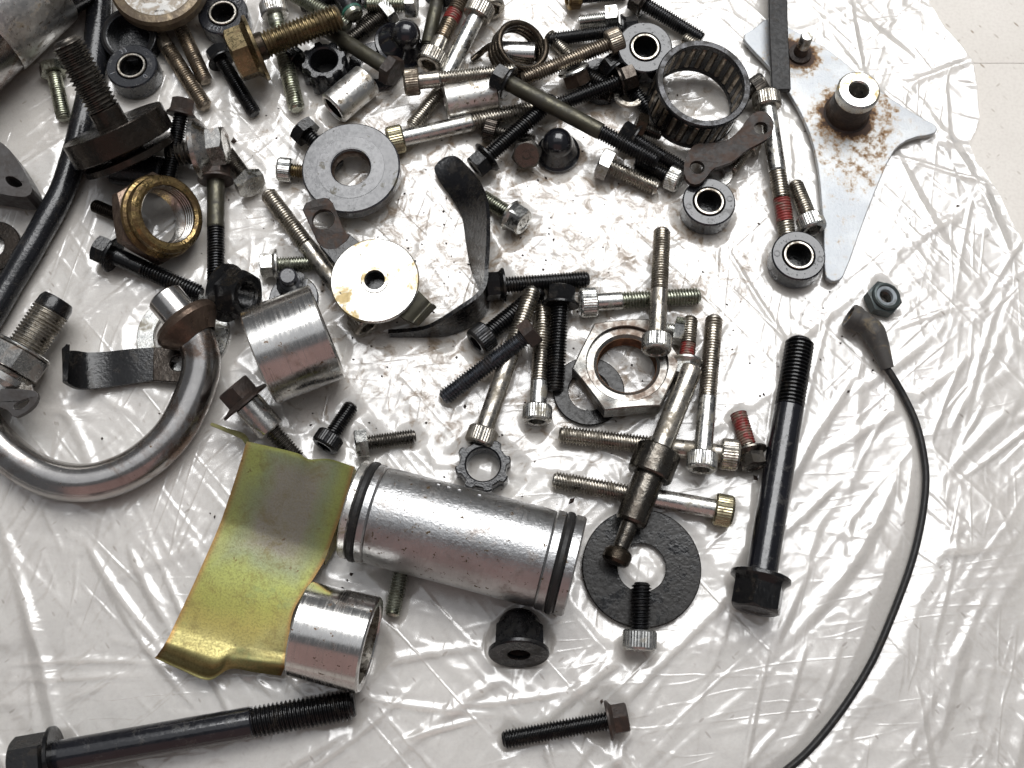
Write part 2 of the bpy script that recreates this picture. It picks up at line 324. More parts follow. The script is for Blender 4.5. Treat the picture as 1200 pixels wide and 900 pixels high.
# ------------------------------------------------------------------ screws and bolts
def bolt(label, head, tip, kind='cap', d=6.0, hm='steel', sm=None, tm=None, shank=0.0, zh=None, zt=None, band=None, roll=None,
         hd=None, hh=None, fl=None, pitch=None, ft=None, cat=None, group='loose bolts and screws', tipm=None, mark=False):
    """head / tip: pixels of the head's end face and of the thread's end; shank: smooth share of the shaft"""
    hd = hd or {'stud': d, 'cap': 1.62 * d, 'hex': 1.62 * d, 'flange': 1.42 * d}[kind]
    hh = hh or {'stud': .3, 'cap': .98 * d, 'hex': .72 * d, 'flange': 1.1 * d}[kind]
    fl = fl or 2.05 * d; wide = fl if kind == 'flange' else (hd * 1.1 if kind == 'hex' else hd)
    zh = wide / 2 + .5 if zh is None else zh; zt = d / 2 + .6 if zt is None else zt
    P0, P1 = at(*head, zh), at(*tip, zt); D = P1 - P0; Ln = D.length
    name = {'stud': 'threaded_stud', 'cap': 'cap_screw', 'hex': 'hex_bolt', 'flange': 'flange_bolt'}[kind]
    root = thing(name, label, cat or {'stud': 'stud', 'cap': 'screw', 'hex': 'bolt', 'flange': 'bolt'}[kind], group, frame(P0, D, random.random() * 6 if roll is None else roll))
    sm = sm or hm; tm = tm or sm; R = hd / 2
    mb = MB(); n = 72 if kind == 'cap' else 48
    if kind == 'stud': hh = .3
    if kind == 'stud': mb.lathe([(.1, 0), (d * .38, 0), (d * .45, .3)], n)
    elif kind == 'cap':
        ks = hd * .27; c = hd * .05
        kn = lambda r, z: [(r * (1 + (.014 if j % 2 else -.014)) * math.cos(2 * PI * j / n), r * (1 + (.014 if j % 2 else -.014)) * math.sin(2 * PI * j / n), z) for j in range(n)]
        mb.loft([circ(.05, hh * .58, n), hexloop(ks * .98, hh * .5, n), hexloop(ks, .25, n), circ(ks * 1.25, 0, n), circ(R - c * 1.6, 0, n), circ(R - c * .4, c * .7, n),
                 circ(R, c * 1.6, n), kn(R * 1.012, c * 1.8), kn(R * 1.012, hh - c * 1.2), circ(R - c * .5, hh - c * .3, n), circ(R - c, hh, n), circ(d * .48, hh, n)], cap0=True)
    else:
        lp = [circ(.05, .35 if kind == 'flange' else .05, n), circ(R * .55, .35 if kind == 'flange' else .05, n), circ(R * .66, 0, n), circ(R * .93, 0, n), hexloop(R, 0.03, n, (R * .94, .55))]
        if kind == 'hex': lp += [hexloop(R, hh - .1, n), hexloop(R * .985, hh, n), circ(d * .48, hh, n)]
        else:
            t = ft or .16 * d; F = fl / 2
            lp += [hexloop(R, hh - t * 2.1, n), circ(max(R * 1.17, F * .9), hh - t * 1.25, n), circ(F, hh - t * .8, n), circ(F, hh - t * .12, n), circ(F * .97, hh, n), circ(d * .48, hh, n)]
        mb.loft(lp, cap0=True)
    h = mb.build('head', hm, root)
    if mark:
        mk = MB(); mk.loft([circ(R * .34, -.02, 24), circ(R * .34, -.16, 24), circ(R * .22, -.16, 24), circ(R * .22, -.02, 24)]); mk.box((R * .5, 0, -.06), (R * .3, .35, .22)); mk.build('stamp_mark', hm, h)
    z0 = hh - .05; zs = z0 + (Ln - hh) * shank; pt = pitch or max(.75, d * .168)
    if shank > 0:
        MB().lathe([(d * .5, z0), (d * .5, zs - .5), (d * .455, zs + .1)], 32).build('shank', sm, root)
    if shank < .99:
        r = d * .495
        if band:
            a, b = zs + (Ln - zs) * band[0], zs + (Ln - zs) * band[1]
            if a - zs > pt: helix(MB(), r, zs, a, pt).build('thread', tm, root, 40)
            helix(MB(), r * 1.02, a, b, pt, depth=.4 * pt).build('threadlocker', 'threadlocker_red', root, 40)
            if Ln - b > pt * .4: helix(MB(), r, b, Ln, pt, True).build('thread', tm, root, 40)
        else: helix(MB(), r, zs, Ln, pt, True).build('thread', tipm or tm, root, 40)
    return root

# ------------------------------------------------------------------ floor
FZ = 0.0
floor = MB().box((0, 0, -4.5), (3000, 3000, 4)); floor = floor.build('floor', 'vinyl_floor', smooth=False); floor['kind'] = 'structure'
ysm = at(1170, 74, 0).y
tile = None
for i in range(-1, 2):
    for j in range(-2, 2):
        c = (i * 914.4 + 120, ysm + 457.2 + j * 914.4, -1.0)
        if tile is None:
            tile = MB().box((0, 0, 0), (914.25, 914.25, 2)).build('floor_tile', 'vinyl_floor', floor, smooth=False, bevel=.06); t = tile
        else: t = tile.copy(); COL.objects.link(t)
        t.location = Vector(c) * S

# ------------------------------------------------------------------ the bolts, by place in the photograph
B = bolt
# upper left
B('short greenish zinc bolt half hidden beneath the big threaded stud', (61, 76), (75, 140), 'hex', 5.2, 'zinc_green')
B('worn steel cap screw under the gold lid, longer of the two', (163, 4), (241, 126), 'cap', 5.6, 'steel', 'steel_warm', shank=.38)
B('worn steel screw under the gold lid, shorter, beside the printed bushing', (196, -2), (241, 96), 'cap', 5.4, 'steel_warm')
B('black flange bolt lying right below the printed rubber bushing', (252, 58), (299, 134), 'flange', 5.0, 'black', tm='gunmetal')
B('big yellow-gold flange bolt lying on top of the upper heap', (272, 67), (399, 19), 'flange', 9.6, 'yellow_zinc', 'bronze_rust', 'yellow_zinc', hd=16.5, hh=9.5, fl=23, shank=.09, zh=15, zt=16, pitch=1.35, roll=.35)
B('cap screw with dull silver head crossing under the gold flange bolt', (319, 3), (348, 129), 'cap', 6.0, 'alu', 'zinc_green', shank=.1, zh=5.5)
B('greenish zinc screw sticking out behind the gold bolt tip', (318, -22), (409, 30), 'cap', 5.8, 'zinc_green', zh=6, zt=7)
B('zinc hex bolt with bluish head beside the black domed cap', (458, 10), (398, 56), 'hex', 5.2, 'zinc', tm='steel_dark', hd=9.6)
B('zinc hex bolt lying level at the top edge of the picture', (489, 5), (428, 5), 'hex', 5.6, 'zinc', tm='zinc_green', zh=9, zt=8)
B('olive bolt with brown rusty hex head beside the silver spacer', (464, 86), (362, 22), 'hex', 5.4, 'rusty', 'olive', shank=.85, hd=9.4, zh=10, zt=7)
# upper middle
B('cap screw with a red band on its thread at the top', (502, 77), (552, -25), 'cap', 6.0, 'steel', 'steel', 'steel_warm', shank=.18, band=(.28, .44), zh=7.5, zt=5)
B('dark bolt with grey-green shank behind the red-banded screw', (516, -16), (500, 58), 'flange', 5.0, 'black', 'olive', shank=.9)
B('cap screw with pale smooth shank leaning down towards the level screw', (566, 4), (516, 102), 'cap', 6.2, 'steel', 'zinc', shank=.85, zh=9, zt=4.5)
B('cap screw whose knurled head shows at the top behind its neighbour', (577, 13), (560, -32), 'cap', 6.0, 'steel', zh=6)
B('cap screw lying level over the white speckled spacer', (473, 97), (604, 83), 'cap', 5.6, 'steel_warm', 'steel', 'steel', shank=.22, zh=12, zt=12)
B('threaded screw end poking out below the white speckled spacer', (528, 92), (482, 149), 'cap', 5.2, 'steel', 'steel', zh=5)
B('long cap screw with yellowish head left of the heap middle', (454, 166), (652, 121), 'cap', 5.9, 'zinc_yellowish', 'zinc', 'steel', shank=.45, zh=5.4, zt=5)
B('black fully threaded flange bolt crossing the long cap screw', (556, 197), (650, 115), 'flange', 5.6, 'black', zh=7, zt=10.5)
B('long olive-black bolt lying across the top of the heap', (579, 88), (771, 190), 'flange', 5.7, 'black', 'olive', 'gunmetal', shank=.62, zh=15, zt=11)
B('dirty hex bolt standing head up beside the black dome nut', (617, 182), (617, 172), 'hex', 6.0, 'steel_dark', zh=9, zt=1.2, hd=9.2, roll=.3, mark=True)
B('black threaded bolt with oily hex head pointing at the heap middle', (745, 88), (640, 128), 'flange', 5.6, 'steel_brown', tm='black', zh=10, zt=5, fl=10.5)
B('brownish cap screw above the heap, head towards the rubber bushing', (729, 45), (612, 93), 'cap', 5.5, 'steel_warm', 'steel_warm', zh=13, zt=9)
B('black threaded bolt lying level behind the brownish cap screw', (748, 33), (642, 47), 'flange', 5.4, 'black', zh=7)
B('short silver threaded stud beside the coil spring', (643, 41), (670, 68), 'stud', 4.8, 'steel', zh=3)
B('small bright zinc bolt with short thread near the top edge', (725, 20), (678, 25), 'hex', 4.9, 'zinc', hd=8.6, hh=4.6)
B('dark bolt with brass-coloured end cut off by the top edge', (664, -2), (735, -8), 'cap', 5.0, 'brass', tm='black', zh=6)
B('black flange bolt at the top, lying on the bare sheet', (741, -4), (823, 46), 'flange', 5.4, 'steel_brown', tm='gunmetal')
B('silver screw end peeping out behind the needle bearing', (845, 72), (801, 44), 'cap', 5.0, 'steel', hd=8)
B('short dark socket screw right of the needle bearing', (898, 96), (868, 116), 'cap', 5.0, 'steel_dark', hd=8.2, zh=9, zt=5)
B('zinc hex bolt in the open below the heap', (702, 189), (771, 221), 'hex', 5.8, 'zinc', tm='steel', hd=10)
B('blue-black bolt tucked between the olive bolt and the bearing', (727, 154), (806, 201), 'flange', 5.4, 'black', tm='gunmetal', zh=7, zt=4)
B('short dark screw with bright zinc head beside the link plate', (797, 213), (745, 190), 'cap', 5.0, 'zinc', tm='black', hd=8.2)
B('small steel screw end sticking out under the link plate', (884, 166), (858, 200), 'cap', 4.0, 'steel', hd=6.5)
B('black bolt lying low behind the yellow-gold flange bolt tip', (436, -14), (352, 8), 'flange', 5.2, 'black', zh=5, zt=4)
B('greasy black bolt under the wide bushing and the bearing', (712, 70), (768, 138), 'flange', 5.6, 'black', zh=6, zt=4)
B('dark steel bolt lying under the brownish cap screw head', (722, 108), (668, 74), 'hex', 5.2, 'steel_brown', tm='black', zh=5, zt=4)
B('short brown hex bolt squeezed between bearing and olive thread', (744, 146), (775, 158), 'hex', 5.0, 'bronze_rust', tm='steel_dark', zh=7, zt=5)
B('black socket screw in the gap left of the tall star ring', (338, 62), (374, 92), 'cap', 4.6, 'black', zh=4, zt=3)
B('dark cap screw at the top edge left of the domed cap', (470, -10), (420, 34), 'cap', 4.8, 'steel_dark', zh=5, zt=3)
B('grimy steel screw lying under the long yellowish-headed cap screw', (566, 150), (626, 166), 'cap', 5.0, 'steel_brown', tm='steel_dark')
# upper right
B('long cap screw with a bright red band beside the black strap', (897, 109), (925, 292), 'cap', 5.9, 'steel', 'zinc', 'steel', shank=.46, band=(.36, .66), zh=8, zt=4)
B('short cap screw leaning head down behind the lower bushing', (954, 270), (931, 214), 'cap', 5.6, 'zinc', tm='steel', zh=6)
# left middle
B('brown hex bolt with black thread beside the gold nut', (216, 117), (196, 214), 'flange', 5.2, 'rusty', tm='black', zh=15, zt=8, fl=10)
B('zinc flange bolt with large round collar above the gold nut', (266, 170), (196, 182), 'flange', 8.5, 'worn_zinc', tm='steel_dark', hd=12.4, hh=10.5, fl=21, ft=2.4, zh=11, zt=9, roll=.1)
B('zinc hex bolt showing its stamped head face', (296, 219), (257, 166), 'hex', 5.0, 'zinc', tm='steel_dark', hd=9.6, zh=7, zt=4, mark=True)
B('bolt with rusty flange head standing out right of the gold nut', (253, 192), (253, 346), 'flange', 5.9, 'rusty', 'olive', 'gunmetal', shank=.42)
B('dark red-brown threaded stub left of the gold nut', (160, 262), (109, 240), 'cap', 4.6, 'steel_brown', zh=5, zt=4.5)
B('black flange bolt lying below the gold nut', (113, 290), (236, 345), 'flange', 6.0, 'black', tm='black', shank=.35)
B('small zinc cap screw poking out left of the lilac thick washer', (325, 198), (388, 204), 'cap', 5.0, 'zinc', tm='yellow_zinc', hd=8)
B('black hex bolt sticking out behind the lilac thick washer', (352, 149), (398, 195), 'hex', 5.6, 'black', hd=9.4, zh=6)
B('steel screw lying with its smooth end under the bright disc', (432, 384), (313, 226), 'cap', 5.9, 'steel', 'steel', 'steel', shank=.56, zh=6, zt=5)
B('small bright flange bolt pointing at the long steel screw', (305, 311), (392, 307), 'flange', 5.2, 'zinc', tm='zinc_green', zh=5.8, zt=3)
B('zinc flange bolt half hidden beneath the bent black strap', (614, 262), (564, 230), 'flange', 5.4, 'zinc', tm='zinc_green', hd=8.6, mark=True)
# middle cluster
B('black flange bolt lying level left of the middle cluster', (569, 336), (690, 327), 'flange', 5.7, 'black')
B('zinc cap screw lying level under the upright cap screw', (679, 355), (820, 347), 'cap', 5.9, 'zinc', 'zinc', 'zinc_green', shank=.25)
B('cap screw lying across the big hex nut', (769, 412), (776, 269), 'cap', 5.7, 'zinc', 'steel', 'steel', shank=.42, zh=14.5, zt=8.5)
B('short cap screw with dark head at the cluster upper corner', (557, 403), (634, 341), 'cap', 6.0, 'gunmetal', tm='black')
B('rusty hex bolt with bluish thread lying over a cap screw', (627, 386), (519, 467), 'hex', 5.8, 'rusty', tm='blue_steel', zh=13, zt=3.6, hd=8.6)
B('long cap screw running down to the black star ring', (561, 522), (625, 338), 'cap', 5.9, 'steel', 'steel', 'steel', shank=.52, zh=5.4, zt=7)
B('cap screw standing beside the black flange bolt, head down', (629, 495), (637, 358), 'cap', 5.7, 'zinc', 'zinc', 'steel', shank=.24)
B('black flange bolt pointing straight down in the middle cluster', (658, 336), (650, 458), 'flange', 6.0, 'black', zh=7)
B('cap screw lying level below the big hex nut', (866, 534), (655, 509), 'cap', 6.0, 'steel', 'steel', 'steel', shank=.44)
B('cap screw lying level over the top of the black washer', (859, 600), (648, 562), 'cap', 6.0, 'zinc_yellowish', 'zinc', 'steel', shank=.40, zh=5.4, zt=3.8)
B('flange bolt with red thread end standing above the long pin', (803, 442), (809, 372), 'flange', 5.2, 'zinc', tm='steel', band=(.05, .38), fl=10.5, zh=8, zt=6)
B('long cap screw standing right of the pin, socket towards us', (822, 551), (837, 371), 'cap', 5.8, 'zinc', 'zinc', 'steel', shank=.40, zh=9, zt=5)
B('short flange bolt with red coated thread beside the big black bolt', (884, 548), (865, 484), 'flange', 5.4, 'steel_dark', tm='steel', band=(.12, .97), fl=11)
B('loose hex bolt end with bright stamped face behind the upright screw', (803, 389), (752, 381), 'hex', 4.8, 'zinc', zh=5, hd=8)
B('pale cap screw resting its thread on the black washer', (749, 763), (752, 683), 'cap', 6.2, 'zinc', tm='gunmetal', zt=6.2)
B('small black socket screw left of the middle', (379, 524), (413, 474), 'cap', 5.0, 'black', hd=8.8)
B('small hex bolt with bright head beside the black socket screw', (416, 521), (487, 511), 'hex', 4.9, 'zinc', tm='steel_dark', hd=8.4, hh=4)
B('greenish threaded stub poking out below the long sleeve', (475, 648), (459, 722), 'flange', 5.2, 'rusty', tm='zinc_green', zh=4.8, fl=9)
B('flange bolt with brown head alone near the bottom edge', (736, 840), (589, 867), 'flange', 5.6, 'rusty', tm='black', fl=11.4)
# lower left and right
B('shoulder bolt with rusty flange head leaning on the gold plate', (272, 452), (350, 540), 'flange', 5.6, 'rusty', 'worn_zinc', 'steel_dark', hd=10.5, hh=7.0, fl=17.5, shank=.02, zh=15, zt=3.5)
B('big black flange bolt along the bottom left edge', (16, 896), (416, 825), 'flange', 9.2, 'black', 'black_paint', 'black', hd=13, hh=12, fl=17.5, shank=.655, pitch=1.25, roll=.2)
B('big black flange bolt standing alone right of the cluster', (885, 716), (938, 398), 'flange', 9.4, 'black', 'black_paint', 'black', hd=13.6, hh=11, fl=18, shank=.70, pitch=1.3, roll=.5)

# ------------------------------------------------------------------ turned parts
def span(p0, z0, p1, z1, roll=0.0):
    a, b = at(*p0, z0), at(*p1, z1); return frame(a, b - a, roll), (b - a).length
def tube(ri, ro, L, c=.5, n=64, z0=0.0): return MB().lathe([(ri, z0 + c * .6), (ri + c * .6, z0), (ro - c, z0), (ro, z0 + c), (ro, z0 + L - c), (ro - c, z0 + L), (ri + c * .6, z0 + L), (ri, z0 + L - c * .6)], n, closed=True)

# shoulder sleeve of the rusty flange bolt
for o in list(COL.objects):
    if o.get('label', '').startswith('shoulder bolt with rusty'):
        tube(2.7, 4.6, 11.5, .5, 40, 6.9).build('shoulder', 'worn_zinc', o)

# rubber bushings
def text_mesh(s, size, mat, parent, M):
    cu = bpy.data.curves.new('t', 'FONT'); cu.body = s; cu.size = size * S; cu.align_x = 'CENTER'; cu.extrude = .12 * S
    o = bpy.data.objects.new('t', cu); COL.objects.link(o); bpy.context.view_layer.update()
    me = bpy.data.meshes.new_from_object(o); bpy.data.objects.remove(o); me.materials.append(MATS[mat])
    r = bpy.data.objects.new('raised_number', me); COL.objects.link(r); r.parent = parent; r.matrix_local = M
    return r
def bushing(label, px, py, zt, h=7.6, ro=8.9, axis=(0, 0, 1), marks='rings', roll=0.0):
    t = thing('rubber_bushing', label, 'bushing', 'rubber bushings with steel sleeve', upright(px, py, zt, h, axis, roll))
    body = tube(5.35, ro, h, .45).build('rubber_body', 'rubber_shiny', t)
    tube(4.15, 5.0, h + .25, .2, z0=.1).build('steel_sleeve', 'steel', t)
    MB().lathe([(.1, 1.2), (4.1, 1.2), (4.1, h - .5)], 48).build('hole_shade', 'black', t)  # black bottom and lining: the shade of the deep hole put into colour
    if marks == 'rings':
        for a in (.15, PI + .25):
            MB().lathe([(.72, h - .05), (.72, h + .12), (1.15, h + .12), (1.15, h - .05)], 24).xf(Matrix.Translation((7.1 * math.cos(a), 7.1 * math.sin(a), 0))).build('raised_ring', 'rubber', t)
    else:
        for s, a in marks:
            text_mesh(s, 2.6, 'stamp_grey', t, Matrix.Translation((6.0 * S * math.cos(a), 6.0 * S * math.sin(a), h * S)) @ Matrix.Rotation(a + PI / 2 + PI, 4, 'Z'))
    return t
bushing('rubber bushing with a steel sleeve beside the black hose', 154, 77, 8.4, marks=[('1', 3.6), ('33', 2.1), ('0', 5.6)])
bushing('rubber bushing with raised printing beside the gold flange bolt', 261, 15, 8.4, marks=[('1332', 4.45), ('21', .75)])
bushing('rubber bushing standing below the link plate', 831, 236, 8.4)
bushing('rubber bushing standing at the lower tip of the zinc plate', 936, 299, 8.4, roll=-.35)
t = bushing('greyish wide bushing resting against the needle bearing', 756, 55, 13.5, h=9, ro=9.6, axis=(.02, -.12, 1), marks=[])

# black rubber cup behind the first bushing
t = thing('rubber_cup', 'dark rubber cup lying behind the bushing by the hose', 'cup', None, upright(150, 40, 9.5, 9, (.05, -.25, 1)))
MB().lathe([(8.2, 9), (9.6, 8.6), (9.8, 1), (9, 0), (.2, 0), (.2, 1.5), (7.4, 1.5), (7.4, 8.6)], 56, closed=True).build('cup_wall', 'rubber', t)
MB().lathe([(7.4, 8.5), (8.5, 9.3), (9.7, 8.4)], 56).build('cup_rim', 'rubber_matt', t)

# black star rings
def star(label, px, py, zt, h, R, roll, taper=0.0, dark=False):
    t = thing('star_ring', label, 'spacer', 'black star-shaped rings', upright(px, py, zt, h, (0, 0, 1), roll)); n = 96
    def lp(k, z, sc=1.0):
        out = []
        for j in range(n):
            th = 2 * PI * j / n; c = min(1, max(0, (math.cos(8 * th) + .25) / .95)); c = c * c * (3 - 2 * c); r = (k * R) * (.845 + .155 * c) * sc; out.append((r * math.cos(th), r * math.sin(th), z))
        return out
    hi = R * .60
    MB().loft([circ(hi, .4, n), circ(hi + .4, 0, n), lp(.95, 0, 1 + taper), lp(1, .5, 1 + taper), lp(1, h - .5), lp(.95, h), circ(hi + .5, h, n), circ(hi, h - .5, n)], closed=True).build('ring_body', 'rubber', t, 40)
    if dark: MB().lathe([(.1, .6), (hi + .1, .6)], 40).build('hole_shade', 'rubber_matt', t)  # matt black disc added as the shade inside the hole
    return t
star('black star-shaped ring lying flat below the long cap screw', 566, 544, 7.4, 6.8, 8.8, .2)
star('tall black star-shaped ring beside the silver spacer', 379, 70, 11, 10, 8.0, .35, .06, True)

# spacers and sleeves
def sleeve(name, label, cat, p0, z0, p1, z1, ri, ro, mat, c=.6, inner=None, group=None):
    M, L = span(p0, z0, p1, z1); t = thing(name, label, cat, group, M)
    MB().lathe([(ri, L - c), (ri + c * .5, L), (ro - c, L), (ro, L - c), (ro, c), (ro - c, 0), (ri + c * .5, 0), (ri, c)], 72).build('outer_wall', mat, t)
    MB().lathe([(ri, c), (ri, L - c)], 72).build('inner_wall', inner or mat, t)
    return t, L
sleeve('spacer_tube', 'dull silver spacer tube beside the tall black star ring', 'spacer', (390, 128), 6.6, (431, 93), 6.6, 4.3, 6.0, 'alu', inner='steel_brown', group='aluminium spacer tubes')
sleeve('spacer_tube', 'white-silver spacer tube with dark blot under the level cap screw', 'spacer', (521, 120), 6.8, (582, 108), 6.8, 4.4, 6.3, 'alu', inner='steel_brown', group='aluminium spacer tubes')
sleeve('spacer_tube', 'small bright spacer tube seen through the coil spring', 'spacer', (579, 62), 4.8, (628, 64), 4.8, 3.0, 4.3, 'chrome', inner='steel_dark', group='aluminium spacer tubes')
sleeve('steel_sleeve', 'wide polished sleeve lying beside the bent pipe', 'sleeve', (303, 419), 16.3, (384, 388), 16.3, 13.2, 15.7, 'chrome', .5, 'steel', 'polished sleeves')
sleeve('steel_sleeve', 'polished open sleeve in front of the gold plate', 'sleeve', (352, 737), 14.4, (434, 756), 14.4, 11.3, 13.9, 'chrome', .5, 'steel', 'polished sleeves')
M, L = span((413, 596), 15.8, (674, 664), 15.8); t = thing('ringed_sleeve', 'long cast aluminium sleeve with a black rubber ring at each end', 'sleeve', None, M)
r = 14.6
MB().lathe([(r - .55, 7.6), (r - .1, 8.0), (r + .15, 11), (r + .05, L / 2), (r + .15, L - 13), (r - .15, L - 9.2), (r - .55, L - 8.8)], 80).build('sleeve_body', 'cast_alu', t)
for a, b, s in ((0, 2.7, 1), (4.9, 7.7, 1), (L - 8.9, L - 5.7, 1), (L - 3.4, L, 1)):
    tube(11.6, r + .35, b - a, .5, 80, a).build('end_collar', 'cast_alu' if a > 3 else 'alu', t)
for a in (2.6, L - 5.8):
    MB().lathe([(r - .9, a), (r + .3, a + .1), (r + .75, a + .7), (r + .75, a + 1.8), (r + .3, a + 2.4), (r - .9, a + 2.5)], 80).build('rubber_ring', 'rubber_matt', t)
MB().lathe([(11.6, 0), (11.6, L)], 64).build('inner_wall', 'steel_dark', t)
for k, (a, z) in enumerate(((1.93, 24), (1.93, 27.2), (1.93, 30.4), (1.93, 36.5))):
    MB().box((0, 0, 0), (.5, 1.5, 1.3)).xf(Matrix.Rotation(a, 4, 'Z') @ Matrix.Translation((r + .12, 0, z))).build('stamp_mark', 'cast_alu', t, bevel=.2)

# big silver casting in the corner
M, L = span((-64, 61), 20, (66, -60), 20); t = thing('cast_tube', 'thick dull silver tube cut off by the upper left corner', 'tube', None, M)
MB().lathe([(15, -20), (19.3, -20), (20, -18), (20, 50), (19.3, 52), (15, 52)], 72, closed=True).build('outer_wall', 'pipe_steel', t)
MB().lathe([(20.2, 14), (20.6, 15), (20.6, 40), (20.2, 41)], 72).build('raised_band', 'alu', t)

# dark hollow cylinder added at the dark area under the stud's disc
M, L = span((132, 196), 6.2, (192, 204), 6.2); t = thing('dark_cylinder', 'black hollow cylinder filling the dark area under the big disc', 'sleeve', None, M)
tube(3.2, 5.8, L, .6, 48).build('cylinder_wall', 'rubber', t)
# big threaded stud with its disc
M, L = span((146, 172), 15, (76, 46), 40); t = thing('disc_stud', 'big dark threaded stud with a thick round disc on it', 'stud', None, M)
R = 17.6
tube(3, R, 8.2, .35, 80, 0).build('disc', 'steel_brown', t)
MB().lathe([(.1, -4.6), (R * .86, -4.6), (R * .9, -4.2), (R * .9, -2.2), (R * .84, -1.9), (6, -1.8), (6, .2)], 72).build('back_flange', 'steel_brown', t)
MB().lathe([(5.2, 8), (5.2, 13.2), (4.6, 13.8)], 48).build('shank', 'steel_brown', t)
helix(MB(), 5.3, 13.5, L, 1.45, True, 36).build('thread', 'steel_dark', t, 40)

# gold lid at the top edge
t = thing('round_lid', 'round lid with golden-brown rim and pale face at the top edge', 'lid', None, upright(184, -22, 17, 6, (.03, -.05, 1)))
MB().lathe([(13.0, 5.2), (13.8, 6), (16.2, 5.6), (16.9, 4.2), (16.6, .6), (15.8, 0), (2, 0)], 80).build('rim', 'gold_rim', t)
MB().lathe([(.1, 5.0), (13.2, 5.0)], 60).build('pale_face', 'pale_face', t)

# lilac thick washer, flat washers
def washer(name, label, px, py, zt, ri, ro, h, mat, axis=(0, 0, 1), n=96, c=.35, cat='washer', group='flat washers'):
    t = tube(ri, ro, h, c, n).build(name, mat); t.matrix_world = upright(px, py, zt, h, axis); return tag(t, label, cat, group)
t = thing('thick_washer', 'thick lilac-grey washer with a wide bore', 'washer', None, upright(411, 196, 11, 5, (-.02, -.05, 1)))
tube(6.6, 16.6, 5, .5, 96).build('ring_body', 'lilac_steel', t)
tube(7.2, 11.4, .12, .05, 96, 4.98).build('polished_face', 'turned_face', t)
MB().lathe([(6.65, .3), (6.2, .8), (6.2, 3.2), (6.65, 3.8)], 64).build('inner_bush', 'brown_steel', t)
washer('flat_washer', 'large oily black washer under the pin and the pale screw', 752, 665, 2.6, 7.4, 18.3, 2.0, 'oily_black')
washer('flat_washer', 'black shiny washer half under the big hex nut', 690, 458, 1.9, 6.6, 11.6, 1.5, 'oily_black')
washer('flat_washer', 'thin black washer under the rusty olive bolt', 441, 76, 1.8, 5.6, 10.0, 1.4, 'rubber')
washer('flat_washer', 'zinc washer lying under the bent pipe flange', 214, 392, 1.5, 9.5, 15.2, 1.1, 'zinc')
washer('flat_washer', 'speckled washer behind the wide polished sleeve', 344, 349, 1.7, 4.5, 8.2, 1.3, 'lilac_steel')
washer('flat_washer', 'brown-black ring cut off by the left edge', -10, 289, 3.6, 4.2, 9.6, 3.0, 'steel_brown', n=64)
washer('flat_washer', 'small steel washer beside the oily hex head', 737, 110, 6.6, 3.4, 5.6, 1.2, 'steel', (.1, .1, 1))
washer('flat_washer', 'dull grey washer under the link plate', 841, 203, 3, 2.4, 5.4, 2.2, 'alu')

washer('flat_washer', 'thick black rubber ring beneath the oily hex head', 706, 92, 4.4, 4.0, 8.6, 3.8, 'rubber')
# stud standing in the speckled washer
t = thing('hex_stud', 'small dark stud standing in the speckled washer', 'stud', None, upright(337, 323, 10, 9, (.05, -.1, 1)))
MB().lathe([(3.6, 0), (3.6, 3.2), (2.2, 3.8), (2.2, 5.6), (2.9, 6), (2.9, 8.4), (2.3, 9), (.1, 9)], 36).build('stud_body', 'lilac_steel', t)
MB().loft([hexloop(4.4, 0, 36), hexloop(4.4, 3, 36), circ(3.4, 3.4, 36)]).build('hex_collar', 'black', t)

# cap nuts
def capnut(label, M, R, h, mat, hexap=None, hole=False, name='cap_nut', group='black cap nuts', smooth=False):
    t = thing(name, label, 'nut', group, M); ap = hexap or R * .72; n = 48
    lp = [circ(ap * .5, 1.5, n), circ(ap * .5, 0.1, n), circ(R * .96, 0, n), circ(R, .4, n), circ(R, 1.3, n), circ(R * .9, 1.8, n)]
    MB().loft(lp).build('flange', mat, t)
    if smooth:
        MB().lathe([(R * .9, 1.7), (R * .8, 3.2), (ap * 1.12, h * .42), (ap * 1.02, h * .50), (ap, h * .56)] + [(ap * math.cos(a), h * .58 + h * .42 * math.sin(a)) for a in (.05, .3, .55, .8, 1.05, 1.3, 1.52)], 56, cap1=True).build('dome', mat, t, 60)
    else: MB().loft([hexloop(ap * 1.02, 1.6, n), hexloop(ap, h * .55, n), hexloop(ap * .97, h * .6, n, (ap, -.6))] + [circ(ap * .96 * math.cos(a), h * .6 + (h * .4) * math.sin(a), n) for a in (.05, .3, .55, .8, 1.05, 1.3, 1.5)], cap1=True).build('dome', mat, t)
    if hole: MB().lathe([(ap * .5, .1), (ap * .52, h * .5), (.1, h * .5)], 32).build('threaded_hole', 'rusty', t)
    return t
capnut('black domed cap nut with wide flange near the top', frame(at(467, 55, 4), (.42, .02, .9)), 9.2, 13, 'black_paint', 5.2, smooth=True)
capnut('black domed nut squatting below the long olive bolt', frame(at(654, 180, .8), (-.06, -.02, 1)), 7.6, 12.5, 'black_paint', 5.2, smooth=True)
capnut('oily black flange nut lying on its side near the bottom', frame(at(608, 768, 9.2), (.02, .93, -.35)), 9.0, 14.5, 'gunmetal', 6.9, True)

